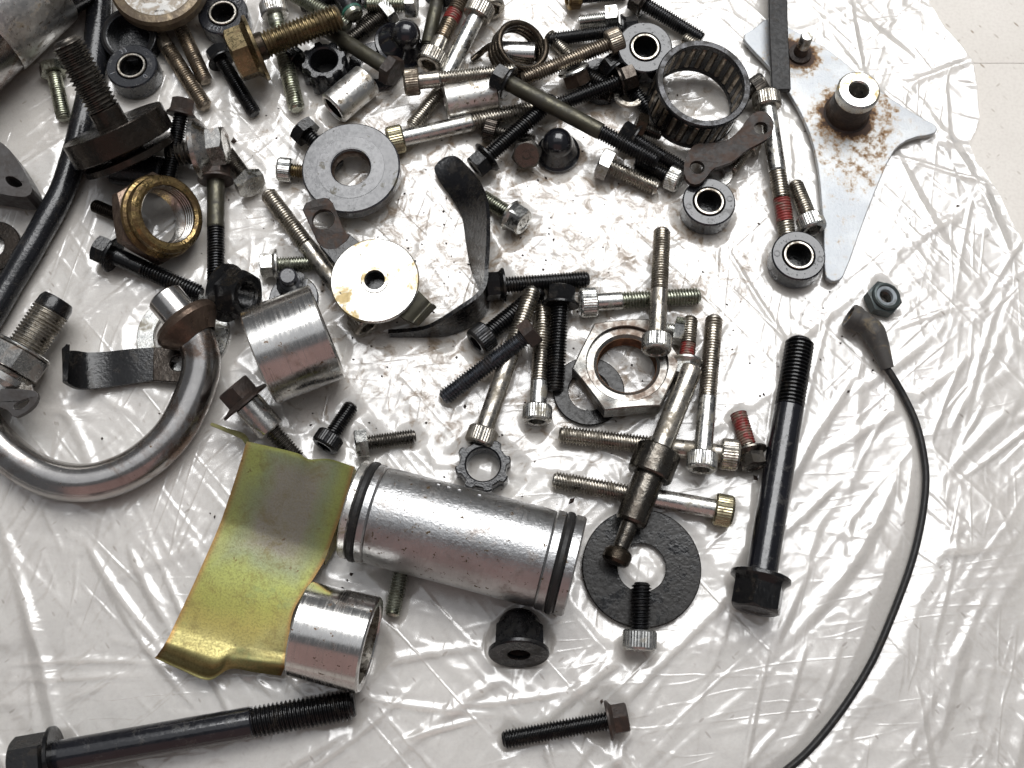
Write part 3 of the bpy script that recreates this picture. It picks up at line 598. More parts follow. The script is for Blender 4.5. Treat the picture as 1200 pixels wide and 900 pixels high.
# nuts
def hexnut(t, ap, h, rb, mat, bm, pitch=1.3, cb=None, cbd=1.4, n=72, flat=False):
    lp = [circ(rb + .8, 0, n), circ(ap * .93, 0, n), hexloop(ap, .05, n, (ap * .95, .5)), hexloop(ap, h - .05, n, (ap * .95, -.5)), circ(ap * .93, h, n)]
    if flat: lp = lp[:2] + [hexloop(ap * .985, .05, n), hexloop(ap, .4, n), hexloop(ap, h - .35, n, (ap, -.35)), hexloop(ap * .975, h, n, (ap * .99, -.45))]
    if cb: lp += [circ(cb + .25, h, n), circ(cb, h - .25, n), circ(cb - .15, h - cbd, n), circ(rb + 1.2, h - cbd, n), circ(rb + .2, h - cbd - .6, n)]
    else: lp += [circ(rb + .9, h, n), circ(rb + .2, h - .6, n)]
    MB().loft(lp).build('hex_body', mat, t)
    z1 = h - (cbd + .6 if cb else .6)
    mb = MB(); mb.loft(bore(mb, rb, 0, z1, pitch, n)); mb.build('threaded_bore', bm, t, 60)
t = thing('hex_nut', 'big silver hex nut with rusty bore', 'nut', None, upright(735, 425, 10.5, 7.5, (-.03, .07, 1), .60)); hexnut(t, 15.2, 7.5, 9.4, 'nut_steel', 'bore_rust', 1.5, 12.9, flat=True)
t = thing('collar_nut', 'large golden-brown hex nut with round collar, tilted', 'nut', None, frame(at(176, 258, 9), (.72, -.16, .68), .25))
hexnut(t, 13.2, 6.4, 9.3, 'brown_steel', 'worn_zinc', 1.3)
MB().lathe([(9.6, 6.2), (13.6, 6.2), (13.9, 6.8), (13.5, 7.6), (12.6, 8.2), (12.5, 9.0), (12.9, 10.2), (12.7, 11.6), (11.8, 12.5), (10.6, 12.7), (9.6, 12.2)], 72, closed=True).build('collar', 'brass', t)
mb = MB(); mb.loft(bore(mb, 9.35, 5.6, 12.2, 1.3)); mb.build('threaded_bore', 'worn_zinc', t, 60)
t = thing('lock_nut', 'small greenish-black lock nut above the cable boot', 'nut', None, upright(1040, 346, 6.3, 5.4, (.18, .05, 1), .3))
hexnut(t, 5.3, 4.2, 2.5, 'nut_green', 'steel_dark', .9)
MB().lathe([(3.5, 4.0), (3.6, 5.2), (3.9, 5.5), (4.5, 5.4), (4.9, 4.9), (4.9, 4.0)], 48).build('crimped_collar', 'nut_green', t)
MB().lathe([(2.4, 3.4), (2.4, 4.8), (2.7, 5.0), (3.6, 5.0), (3.6, 4.3)], 40).build('nylon_insert', 'nylon', t)
t = thing('flange_nut', 'small rust-brown flange nut under the brownish cap screw', 'nut', None, frame(at(678, 99, 4.5), (-.3, .55, .55), .2))
hexnut(t, 4.4, 5, 2.4, 'brown_steel', 'steel_dark', .9); MB().lathe([(2.6, 4.8), (5.6, 4.8), (5.8, 5.4), (5.4, 6), (2.6, 6)], 40, closed=True).build('flange', 'zinc', t)

t = thing('flange_nut', 'black flange nut tilted against the wide polished sleeve', 'nut', None, frame(at(264, 343, 8.5), (.70, -.22, .30), .35))
hexnut(t, 7.2, 9.5, 4, 'black', 'black', 1.1); MB().lathe([(4.2, -.1), (8.6, -.1), (9.6, .3), (9.6, 1.3), (8.4, 2.0), (6.5, 2.4)], 56).build('flange', 'black', t)
# dark pin with green painted ring at the top edge
M, L = span((384, -34), 9, (416, 20), 9); t = thing('painted_pin', 'dark grey pin with a green painted ring at its end', 'pin', None, M)
MB().lathe([(3.5, 0), (3.5, L - 3.2)], 36).build('pin_body', 'gunmetal', t)
MB().lathe([(3.62, L - 3.2), (3.7, L - 2.9), (3.66, L - 2.1), (3.5, L - 1.9)], 36).build('paint_ring', 'green_paint', t)
MB().lathe([(3.5, L - 2), (3.4, L - .5), (2.9, L), (.1, L)], 36).build('pin_end', 'zinc_green', t)

# long stepped pin
M, L = span((811, 430), 9.5, (720, 660), 9.0); t = thing('stepped_pin', 'long stepped pin with thick collar lying across the cap screws', 'pin', None, M)
u = L / 247.0
MB().lathe([(.1, 0), (2.9, 0), (3.5, .6), (3.6, 112 * u)], 48).build('rod', 'steel', t)
MB().lathe([(3.4, 107 * u), (6.6, 107 * u), (7.1, 109 * u), (7.1, 139 * u), (6.7, 141 * u), (4.6, 141 * u)], 64).build('collar', 'oiled_steel', t)
MB().lathe([(4.9, 139 * u), (4.9, 196 * u), (4.4, 199 * u), (2.6, 200 * u)], 48).build('shoulder', 'oiled_steel', t)
MB().lathe([(2.7, 198 * u), (2.5, 230 * u)], 36).build('neck', 'oiled_steel', t)
MB().lathe([(2.4, 228 * u), (4.0, 232 * u), (4.4, 235 * u), (4.3, 244 * u), (3.6, 247 * u), (.1, 248 * u)], 40).build('button_end', 'bronze_rust', t)

# banjo fitting at the left edge
M, L = span((-6, 462), 11, (71, 348), 12); t = thing('threaded_fitting', 'silver threaded fitting with slotted black tip at the left edge', 'fitting', None, M)
u = L / 138.0
helix(MB(), 5.9, 62 * u, 118 * u, 1.15, False, 36).build('thread', 'steel', t, 40)
mb = MB().lathe([(5.7, 117 * u), (5.6, 128 * u), (4.9, 134 * u), (2.4, 134 * u), (2.2, 129 * u), (.1, 129 * u)], 40); mb.build('black_tip', 'black', t)
tube(4, 8.8, 1.0, .3, 64, 60 * u).build('sealing_washer', 'worn_zinc', t)
MB().loft([circ(5, 33 * u, 48), circ(8.0, 33 * u, 48), hexloop(8.4, 34 * u, 48), hexloop(8.4, 58 * u, 48), circ(8.0, 59.5 * u, 48), circ(5, 59.5 * u, 48)]).build('hex_body', 'worn_zinc', t)
tube(4, 9.2, 5.2, 1.6, 64, 12 * u).build('round_collar', 'worn_zinc', t)
MB().lathe([(4, 0), (7.2, 0), (7.2, 13 * u)], 48).build('base', 'zinc', t)

# ------------------------------------------------------------------ swept tubes
def catmull(pts, per=10):
    P = [Vector(p) for p in pts]; P = [P[0] * 2 - P[1]] + P + [P[-1] * 2 - P[-2]]; out = []
    for i in range(1, len(P) - 2):
        for k in range(per):
            t = k / per; a, b, c, d = P[i - 1:i + 3]
            out.append(.5 * ((2 * b) + (c - a) * t + (2 * a - 5 * b + 4 * c - d) * t * t + (3 * b - a - 3 * c + d) * t ** 3))
    return out + [P[-2]]
def sweep(pts, rad, n=28, per=10, cap=True):
    C = catmull(pts, per); m = len(C); T = [(C[min(i + 1, m - 1)] - C[max(i - 1, 0)]).normalized() for i in range(m)]
    nx = T[0].orthogonal().normalized(); loops = []
    for i in range(m):
        nx = (nx - T[i] * nx.dot(T[i])).normalized(); ny = T[i].cross(nx); r = rad(i / (m - 1)) if callable(rad) else rad
        loops.append([C[i] + nx * (r * math.cos(2 * PI * j / n)) + ny * (r * math.sin(2 * PI * j / n)) for j in range(n)])
    return MB().loft(loops, cap, cap), C, T
def path_px(l): return [at(*p) for p in l]

mb, C, T = sweep(path_px([(122, -60, 6), (118, -15, 5.5), (114, 40, 5), (108, 90, 5), (98, 140, 5), (88, 180, 5), (72, 226, 4.8), (48, 271, 4.8), (22, 316, 4.8), (-14, 376, 4.8), (-60, 450, 5)]), lambda t: 4.35 + .12 * math.sin(t * 40) * math.sin(t * 13), 30)
tag(mb.build('black_hose', 'rubber', None), 'thick black hose running down the left side', 'hose')

# bent pipe
t = thing('bent_pipe', 'bent bare steel pipe with a flared flange and stub end', 'pipe', None, Matrix.Identity(4))
mb, C, T = sweep(path_px([(-75, 372, 10), (-48, 440, 8.5), (-14, 506, 7.5), (38, 551, 7), (95, 566, 7), (152, 551, 7), (199, 513, 7.2), (226, 465, 8), (236, 425, 9.5), (228, 392, 12), (219, 377, 13)]), 6.0, 36, 12)
mb.build('pipe_body', 'pipe_steel', t)
a, b = at(226, 388, 12.5), at(192, 347, 14.5); M = frame(a, b - a); L = (b - a).length; Ms = Matrix(M); Ms.translation = M.translation / S
MB().lathe([(5.9, -3.4), (6.6, -2.6), (9.6, .6), (10.6, 1.8), (10.9, 3.2), (10.3, 4.6), (8.0, 5.6), (5.8, 5.9)], 64).xf(Ms).build('flared_flange', 'brown_steel', t)
MB().lathe([(5.9, 4.2), (5.9, L - .6), (5.3, L), (4.6, L), (4.4, L - 3), (.1, L - 3)], 48).xf(Ms).build('stub_end', 'pipe_steel', t)

# ------------------------------------------------------------------ flat plates from outlines (pixels at their own level)
def rounded(pts, it=2):
    for _ in range(it):
        q = []
        for i in range(len(pts)):
            a, b = Vector(pts[i]), Vector(pts[(i + 1) % len(pts)]); q += [a * .75 + b * .25, a * .25 + b * .75]
        pts = q
    return pts
def circpx(c, r, z, n=28):
    P = at(*c, z); return [Vector((P.x + r * math.cos(2 * PI * k / n), P.y + r * math.sin(2 * PI * k / n), z)) for k in range(n)]
def plate(name, outline, z, th, mat, parent=None, holes=(), smooth=1, bevel=.3, tilt=None, origin=None):
    zf = tilt or (lambda p: z)
    pts = [Vector((*p, 0)) for p in outline]
    if smooth: pts = rounded(pts, smooth)
    out = [at(p.x, p.y, zf(p)) for p in pts]
    hs = []
    for h in holes:
        if len(h) == 3: hs.append(circpx(h[:2], h[2], zf(Vector((h[0], h[1], 0)))))
        else: hs.append([at(*q, zf(Vector((*q, 0)))) for q in rounded([Vector(q) for q in h], 3)])
    loops = [out] + hs; allp = [p for l in loops for p in l]
    tri = tessellate_polygon([[Vector((p.x, p.y, 0)) for p in l] for l in loops]); N = len(allp)
    o = origin if origin is not None else Vector((0, 0, 0))
    mb = MB(); mb.v = [tuple(p - o) for p in allp] + [tuple(p - o - Vector((0, 0, th))) for p in allp]
    mb.f = [tuple(f) for f in tri] + [tuple(i + N for i in f[::-1]) for f in tri]; b = 0
    for l in loops:
        k = len(l)
        for i in range(k): mb.f.append((b + i, b + (i + 1) % k, b + (i + 1) % k + N, b + i + N))
        b += k
    ob = mb.build(name, mat, parent, smooth=False, bevel=bevel)
    if parent is None: ob.location = o * S
    return ob

# zinc plate with boss and pin
O = at(995, 150, 4.2)
zp = [(869, 42), (884, 33), (899, 20), (912, 26), (930, 35), (967, 55), (990, 73), (1037, 111), (1080, 138), (1097, 146), (1099, 153), (1091, 158), (1068, 161), (1051, 172), (1041, 188), (1031, 211), (1012, 259), (990, 322), (982, 330), (970, 328), (966, 318), (966, 280), (964, 250), (960, 200), (952, 163), (940, 134), (923, 105), (900, 76), (879, 55)]
Pb, Pp = at(992, 133, 4.2) - O, at(937, 64, 4.2) - O
t = thing('zinc_plate', 'pale zinc bracket plate with rust spots, a boss and a pin', 'bracket', None, Matrix.Translation(O * S))
MATS['rust_spotted_zinc'] = plate_mat([(Pb.x, Pb.y - 1, 14, .33), (Pb.x + 1, Pb.y - 4, 22, .115), (Pp.x, Pp.y, 9, .33), (Pp.x, Pp.y, 13, .12), (Pb.x + 3, Pb.y - 18, 17, .09), (Pb.x + 11, Pb.y + 2, 11, .12)])
plate('plate_body', zp, 4.2, 2.0, 'rust_spotted_zinc', t, smooth=1, origin=O)
MB().lathe([(8.2, -.1), (7.4, .5), (7.1, 2), (6.9, 12.4), (7.2, 12.8)], 48).xf(Matrix.Translation(Pb)).build('boss', 'rusty', t)
MB().lathe([(3.2, 2), (3.2, 14.2), (3.6, 14.8), (6.6, 14.8), (7.25, 14.3), (7.25, 12), (7.0, 10.8)], 48).xf(Matrix.Translation(Pb)).build('boss_rim', 'bright_zinc', t)
MB().lathe([(.1, 2.2), (3.3, 2.2)], 32).xf(Matrix.Translation(Pb)).build('boss_floor', 'rusty', t)
MB().lathe([(4.2, -.1), (4.0, 1.0), (2.6, 1.6), (2.2, 5)], 36).xf(Matrix.Translation(Pp)).build('pin_collar', 'rusty', t)
MB().lathe([(2.15, 4.5), (2.15, 10.4), (1.8, 11), (.1, 11)], 36).xf(Matrix.Translation(Pp)).build('pin', 'zinc', t)

# black rubber strap end
mb = MB(); P = [at(911, -60, 9), at(911, -10, 8.5), at(912, 40, 8.5), at(914, 80, 8), at(915, 107, 7)]; C = catmull(P, 6)
mb.loft([[p + Vector((-3.35, 0, -1.0)), p + Vector((3.35, 0, -1.0)), p + Vector((3.35, 0, 1.0)), p + Vector((-3.35, 0, 1.0))] for p in C], True, True)
tag(mb.build('rubber_strap', 'rubber_matt', bevel=.35), 'flat black rubber strap lying over the zinc plate', 'strap')

# link plate
t = thing('link_plate', 'curved dark steel link plate with a hole at each end', 'link', None, Matrix.Identity(4))
plate('plate_body', [(800, 198), (806, 178), (815, 168), (830, 168), (850, 166), (866, 154), (878, 136), (890, 129), (903, 134), (908, 147), (903, 160), (890, 168), (874, 176), (858, 190), (846, 194), (834, 198), (828, 208), (818, 217), (806, 214)], 12, 1.8, 'dark_plate', t, holes=[(892, 150, 2.4), (817, 196, 2.5)], tilt=lambda p: 11 + (p.x - 800) * .02)

# grey cast lug at the left edge
t = thing('cast_lug', 'dark grey cast lug with an oval hole at the left edge', 'bracket', None, Matrix.Identity(4))
plate('lug_body', [(-60, 130), (-10, 160), (8, 171), (22, 190), (34, 211), (38, 222), (34, 230), (20, 231), (-5, 226), (-60, 218)], 14, 9.5, 'grey_iron', t, holes=[[(5, 207), (14, 206), (24, 212), (27, 218), (18, 220), (8, 215)]], bevel=.8)

# small slotted tab on the pipe's left end
t = thing('slotted_tab', 'small grey tab with a slot on the pipe at left', 'bracket', None, Matrix.Identity(4))
plate('tab_body', [(-14, 458), (2, 455), (28, 456), (43, 458), (45, 467), (38, 478), (24, 487), (16, 489), (6, 478), (-14, 476)], 17, 1.8, 'grey_iron', t, holes=[[(15, 479), (17, 473), (30, 467), (35, 468), (32, 474), (22, 481)]], tilt=lambda p: 17 - (p.y - 456) * .05)

# ------------------------------------------------------------------ bent sheet parts: rows of (x, y, level)
def sheet(rows, th, per=6, across=10, arow=None):
    rows = [[Vector((x, y, z)) for x, y, z in r] for r in rows]
    def res(r, n):
        c = catmull(r, 24) if len(r) > 2 else [r[0].lerp(r[1], k / 24) for k in range(25)]
        return [c[round(k * (len(c) - 1) / n)] for k in range(n + 1)]
    rs = [res(r, across) for r in rows]
    cols = [catmull([r[k] for r in rs], per) for k in range(across + 1)]; m = len(cols[0])
    G = [[at(cols[k][i].x, cols[k][i].y, cols[k][i].z) for k in range(across + 1)] for i in range(m)]
    W = across + 1; mb = MB(); uv = []
    def nrm(i, k):
        a = G[min(i + 1, m - 1)][k] - G[max(i - 1, 0)][k]; b = G[i][min(k + 1, across)] - G[i][max(k - 1, 0)]; n = a.cross(b)
        return n.normalized() if n.length > 1e-9 else Vector((0, 0, 1))
    sgn = 1 if nrm(m // 2, across // 2).z >= 0 else -1
    for side in (0, 1):
        for i in range(m):
            for k in range(W):
                mb.v.append(tuple(G[i][k] - nrm(i, k) * (sgn * th * side))); uv.append((k / across, i / (m - 1)))
    N = m * W
    for i in range(m - 1):
        for k in range(across):
            q = (i * W + k, i * W + k + 1, (i + 1) * W + k + 1, (i + 1) * W + k); mb.f.append(q); mb.f.append(tuple(N + j for j in q[::-1]))
    edge = [i * W for i in range(m)] + [(m - 1) * W + k for k in range(1, W)] + [i * W + W - 1 for i in range(m - 2, -1, -1)] + [k for k in range(W - 2, 0, -1)]
    for i in range(len(edge)):
        a, b = edge[i], edge[(i + 1) % len(edge)]; mb.f.append((a, b, b + N, a + N))
    return mb, uv

# golden plate
t = thing('gold_plate', 'folded yellow-gold plated sheet bracket with greenish bloom', 'bracket', None, Matrix.Identity(4))
rows = [
 [(289, 517, 14), (320, 524, 14.5), (348, 531, 15), (362, 538, 15), (385, 538, 15.5), (415, 547, 16)],
 [(286, 527, 13.5), (320, 534, 14), (348, 541, 14.5), (362, 546, 14.5), (385, 545, 15), (413, 555, 15.5)],
 [(276, 560, 11.5), (310, 568, 12), (338, 574, 12), (352, 578, 12.5), (374, 582, 12.5), (404, 590, 13)],
 [(262, 602, 8.8), (296, 611, 9), (322, 619, 9), (338, 623, 9), (358, 628, 9.2), (388, 636, 9.5)],
 [(256, 618, 8.3), (290, 627, 8.3), (316, 635, 8.3), (332, 640, 8.3), (352, 646, 8.3), (381, 655, 8.5)],
 [(248, 637, 8.3), (282, 646, 8.3), (306, 654, 8.3), (320, 660, 8.3), (340, 668, 8.3), (368, 677, 8.3)],
 [(226, 686, 8.6), (258, 696, 8.6), (282, 703, 8.6), (298, 708, 8.6), (318, 712, 8.6), (344, 716, 8.6)],
 [(205, 731, 8.8), (238, 741, 8.8), (262, 748, 8.8), (278, 751, 8.8), (302, 754, 8.8), (338, 756, 8.6)],
 [(199, 744, 9.6), (232, 754, 9.6), (258, 761, 9.6), (276, 760, 8.9), (300, 762, 8.9), (337, 766, 8.5)],
 [(194, 753, 10.4), (226, 764, 10.4), (254, 773, 10.2), (274, 767, 8.9), (300, 769, 9.0), (336, 773, 8.8)],
 [(189, 761, 9.6), (220, 773, 9.6), (250, 783, 9.4), (272, 773, 8.8), (300, 776, 9.0), (334, 781, 8.6)],
 [(184, 768, 7.0), (215, 781, 7.0), (246, 792, 6.8), (270, 780, 8.2), (299, 784, 7.6), (331, 788, 6.8)],
 [(181, 771, 6.6), (212, 785, 6.6), (244, 797, 6.5), (270, 784, 7.5), (299, 788, 6.6), (329, 792, 5.8)]]
rows = [[(x, y, r[0][2] + (r[-1][2] - r[0][2]) * (x - r[0][0]) / (r[-1][0] - r[0][0])) for x, y, z in r] if i < 6 else r for i, r in enumerate(rows)]
mb, uv = sheet(rows, 1.1, 6, 40); mb.build('sheet_body', 'gold_chromate', t, 50, uv=uv)
mb, uv = sheet([[(415, 547, 16), (420, 555, 10)], [(404, 590, 13), (410, 598, 7.5)], [(388, 636, 9.5), (391, 646, 4.5)], [(381, 655, 8.5), (381, 662, 5)]], 1.0, 6, 4); mb.build('side_fold', 'gold_chromate', t, 50, uv=[(.97, v) for u_, v in uv])
mb, uv = sheet([[(291, 516, 14), (287, 520, 14)], [(286, 508, 12), (281, 513, 12)], [(268, 502, 9.5), (265, 506, 9.5)], [(248, 495, 8), (246, 498, 8)]], .9, 6, 3); mb.build('locating_tab', 'gold_chromate', t, 50, uv=[(.9, .8) for _ in uv])

# bent black strap bracket
t = thing('bent_strap', 'long twisted black steel strap standing on its edge', 'bracket', None, Matrix.Identity(4))
mb, uv = sheet([
 [(521, 184, 5.5), (514, 189, 5)], [(534, 183, 6), (509, 198, 4.2)], [(549, 196, 8), (516, 214, 3.0)], [(561, 214, 11), (528, 231, 2.0)], [(569, 240, 14), (541, 254, 1.0)],
 [(570, 275, 15.5), (546, 284, .6)], [(568, 310, 15.5), (552, 316, .6)], [(566, 330, 15), (563, 342, .6)], [(558, 344, 14.5), (568, 361, .6)], [(537, 359, 13.5), (553, 378, .6)], [(512, 375, 11), (526, 389, .6)],
 [(496, 382, 6.5), (503, 391, .6)], [(474, 385, 4.5), (477, 391, .6)], [(455, 386, 4), (457, 391, .6)]], 1.4, 8, 8)
mb.build('strap_body', 'black_strap', t, 50)

# clip with upturned end
t = thing('bent_clip', 'short black strip clip with an upturned end by the pipe', 'clip', None, Matrix.Identity(4))
mb, uv = sheet([[(82, 404, 14), (79, 446, 12.5)], [(78, 410, 12.5), (80, 449, 11)], [(90, 411, 8.5), (92, 455, 7.6)], [(104, 413, 6), (108, 455, 5)], [(125, 412, 4.8), (128, 453, 4)], [(152, 409, 5), (156, 449, 4.2)], [(180, 407, 4.6), (180, 445, 4)]], 1.4, 8, 8)
mb.build('strip', 'black', t, 50)
plate('holed_end', [(179, 407), (222, 404), (232, 424), (224, 449), (179, 446)], 4.5, 1.5, 'steel_brown', t, holes=[(209, 425, 2.7)], smooth=0)

# disc bracket: bright disc on a black folded arm
t = thing('disc_bracket', 'bright round disc with a centre hole on a black folded arm', 'bracket', None, Matrix.Identity(4))
M = upright(439, 328, 15.5, 1.8, (.0, -.06, 1)); Ms = Matrix(M); Ms.translation = M.translation / S
tube(3.3, 14.3, 1.7, .4, 96).xf(Ms).build('disc', 'bright_zinc', t)
tube(3.25, 4.5, .5, .2, 48, 1.55).xf(Ms).build('raised_lip', 'bright_zinc', t)
MB().lathe([(.1, -3), (3.6, -3), (3.6, .5)], 32).xf(Ms).build('hole_shade_cup', 'black', t)  # black cup below the centre hole, its shade given as colour
MB().lathe([(9, -10.5), (10, -10), (10, -2), (9, -.3), (4, -.3)], 48).xf(Ms).build('spool', 'steel_brown', t)
plate('holed_tab', [(352, 240), (376, 231), (388, 233), (396, 252), (404, 272), (412, 277), (390, 296), (374, 288), (362, 262)], 13, 1.8, 'dark_plate', t, holes=[(379, 257, 3.6)], tilt=lambda p: 13.2 - (p.y - 232) * .02, smooth=1)
plate('upper_arm', [(374, 288), (408, 273), (432, 292), (420, 312), (396, 314)], 12, 2.2, 'black', t, smooth=0)
mb, uv = sheet([[(462, 366, 11.5), (488, 338, 11.5)], [(476, 375, 10), (500, 350, 10)], [(484, 378, 9), (505, 355, 9)], [(488, 377, 10), (508, 356, 11)]], 1.6, 6, 6); mb.build('lower_arm', 'olive', t, 50)
mb, uv = sheet([[(404, 352, 10), (408, 382, 3)], [(414, 366, 11), (418, 388, 3)], [(430, 374, 11), (432, 384, 3)]], 1.4, 5, 5); mb.build('spring_loop', 'steel_dark', t, 50)

# coil spring
a = at(604, 62, 5.5); ax = Vector((.30, -.12, .72)).normalized(); ux = ax.orthogonal().normalized(); uy = ax.cross(ux)
pts = []; turns = 3.6; nT = 90; th0 = math.atan2((Vector((-1, .25, 0))).dot(uy), (Vector((-1, .25, 0))).dot(ux))
for k in range(nT + 1):
    th = th0 + 2 * PI * turns * k / nT; pts.append(a + ux * (8.6 * math.cos(th)) + uy * (8.6 * math.sin(th)) + ax * (-2 + 9.5 * k / nT))
p0 = pts[0]; leg = [at(553, 71, 2.2), at(562, 63, 3.0)]
t = thing('coil_spring', 'dark brown coil spring with one straight leg', 'spring', None, Matrix.Identity(4))
mb, C, T = sweep(pts, 1.15, 12, 2); mb.build('coil', 'bronze_rust', t, 60)
mb, C, T = sweep(leg + [p0 * .5 + leg[1] * .5 + Vector((0, 0, .5)), p0, pts[1]], 1.1, 12, 6); mb.build('leg', 'bronze_rust', t, 60)

# needle bearing
M = upright(825, 97, 19.5, 16.5, (.12, -.06, 1)); t = thing('needle_bearing', 'large black needle roller bearing cage', 'bearing', None, M)
tube(14.0, 16.3, 2.3, .4, 96, 14.2).build('cage_rim', 'gunmetal', t); tube(14.0, 16.3, 2.3, .4, 96, 0).build('cage_rim', 'gunmetal', t)
bar = rol = None; NB = 24
for k in range(NB):
    A = Matrix.Rotation(2 * PI * k / NB, 4, 'Z')
    if bar is None:
        bar = MB().box((15.1, 0, 8.25), (2.0, 1.9, 12.2)).build('cage_bar', 'black', t, smooth=False, bevel=.2); b_ = bar
    else: b_ = bar.copy(); COL.objects.link(b_)
    b_.matrix_local = A
    A = Matrix.Rotation(2 * PI * (k + .5) / NB, 4, 'Z')
    if rol is None:
        rol = MB().lathe([(.1, 2.5), (.9, 2.5), (1.15, 2.8), (1.15, 13.7), (.9, 14), (.1, 14)], 14).xf(Matrix.Translation((15.0, 0, 0))).build('roller', 'steel_warm', t); r_ = rol
    else: r_ = rol.copy(); COL.objects.link(r_)
    r_.matrix_local = A

# cable with rubber elbow boot
t = thing('cable', 'thin black cable with a grey rubber elbow boot', 'cable', None, Matrix.Identity(4))
mb, C, T = sweep(path_px([(1034, 425, 4), (1044, 438, 3.2), (1058, 462, 2.0), (1073, 494, 1.8), (1082, 530, 1.8), (1085, 565, 1.8), (1080, 610, 1.8), (1068, 660, 1.8), (1048, 715, 1.8), (1022, 775, 1.8), (988, 830, 1.8), (950, 877, 1.8), (915, 908, 1.8), (870, 945, 1.8)]), 1.12, 14, 10); mb.build('wire', 'rubber_matt', t)
mb, C, T = sweep(path_px([(1003, 374, 5.6), (1013, 379, 5.6), (1021, 386, 5.4), (1028, 399, 4.9), (1034, 415, 4.2), (1040, 432, 3.4)]), lambda s: .92 * (4.2 - .5 * s / .3 if s < .3 else 3.8 + .4 * math.sin((s - .3) * 6) if s < .5 else 4.12 - (s - .5) * 3.7), 28, 8, cap=True); mb.build('elbow_boot', 'rubber_grey', t)
a = at(1003, 374, 5.6); d = at(996, 370, 5.9) - a; M = frame(a, d); M.translation = M.translation / S
MB().lathe([(4.1, -.5), (4.3, .4), (4.2, 2.2), (3.9, 2.6), (3.0, 2.6), (2.8, 1.0), (.1, 1.0)], 32).xf(M).build('socket', 'rubber_grey', t)
MB().lathe([(1.9, .9), (1.9, 2.0), (1.4, 2.1), (1.2, 1.4), (.1, 1.3)], 20).xf(M).build('contact', 'brass', t)

# ------------------------------------------------------------------ the plastic sheet, draped under everything
bpy.context.view_layer.update()
X0, X1, Y0, Y1, ST_ = -228.0, 228.0, -160.0, 215.0, .45
NX, NY = int((X1 - X0) / ST_) + 1, int((Y1 - Y0) / ST_) + 1
# right-hand edge of the sheet, from the top of the picture down; the grid is drawn in towards it
ed = [(1083, -260), (1090, -60), (1089, 5), (1106, 34), (1126, 58), (1139, 78), (1144, 110), (1147, 140), (1141, 157), (1134, 170), (1142, 190), (1158, 212), (1172, 232), (1184, 258), (1204, 292), (1235, 340), (1290, 420), (1400, 600), (1500, 900), (1600, 1200)]
ep = np.array([tuple(at(*p, .5))[:2] for p in ed]); o_ = np.argsort(ep[:, 1]); YR = Y0 + np.arange(NY) * ST_
ex = np.minimum(np.interp(YR, ep[o_, 1], ep[o_, 0]), X1); XS = 60.0; kx = (ex - XS) / (X1 - XS)
gx, gy = np.meshgrid(X0 + np.arange(NX) * ST_, YR); gx = np.where(gx > XS, XS + (gx - XS) * kx[:, None], gx)
def cell(x, y):
    j = np.clip(np.round((y - Y0) / ST_).astype(int), 0, NY - 1); u = np.where(x > XS, XS + (x - XS) / kx[j], x); return np.round((u - X0) / ST_).astype(int), np.round((y - Y0) / ST_).astype(int)
lim = np.full((NY, NX), 50.0, np.float32)
for o in list(COL.objects):
    r_ = o
    while r_.parent: r_ = r_.parent
    if o.type != 'MESH' or r_.get('kind') == 'structure': continue
    me = o.data; co = np.empty(len(me.vertices) * 3, np.float32); me.vertices.foreach_get('co', co); co = co.reshape(-1, 3)
    # fill faces too: sample edge midpoints of long edges
    if len(me.edges):
        e = np.empty(len(me.edges) * 2, np.int32); me.edges.foreach_get('vertices', e); e = e.reshape(-1, 2)
        a, b = co[e[:, 0]], co[e[:, 1]]; ln = np.linalg.norm(a - b, axis=1); lg = ln > .0015
        if lg.any(): co = np.concatenate([co] + [a[lg] * (1 - t) + b[lg] * t for t in np.linspace(.04, .96, 24)])
    Mw = np.array(o.matrix_world); wco = (co @ Mw[:3, :3].T + Mw[:3, 3]) / S
    ix, iy = cell(wco[:, 0], wco[:, 1])
    ok = (ix >= 0) & (ix < NX) & (iy >= 0) & (iy < NY); np.minimum.at(lim, (iy[ok], ix[ok]), wco[ok, 2].astype(np.float32))
def shift_min(a, r):
    out = a.copy()
    for ax_ in (0, 1):
        src = out.copy()
        for k in range(1, r + 1):
            for s in (-k, k):
                sh = np.roll(src, s, axis=ax_); np.minimum(out, sh + max(0, k * ST_ - .7) * .20, out=out)
    return out
lim = shift_min(lim, 22) - .3
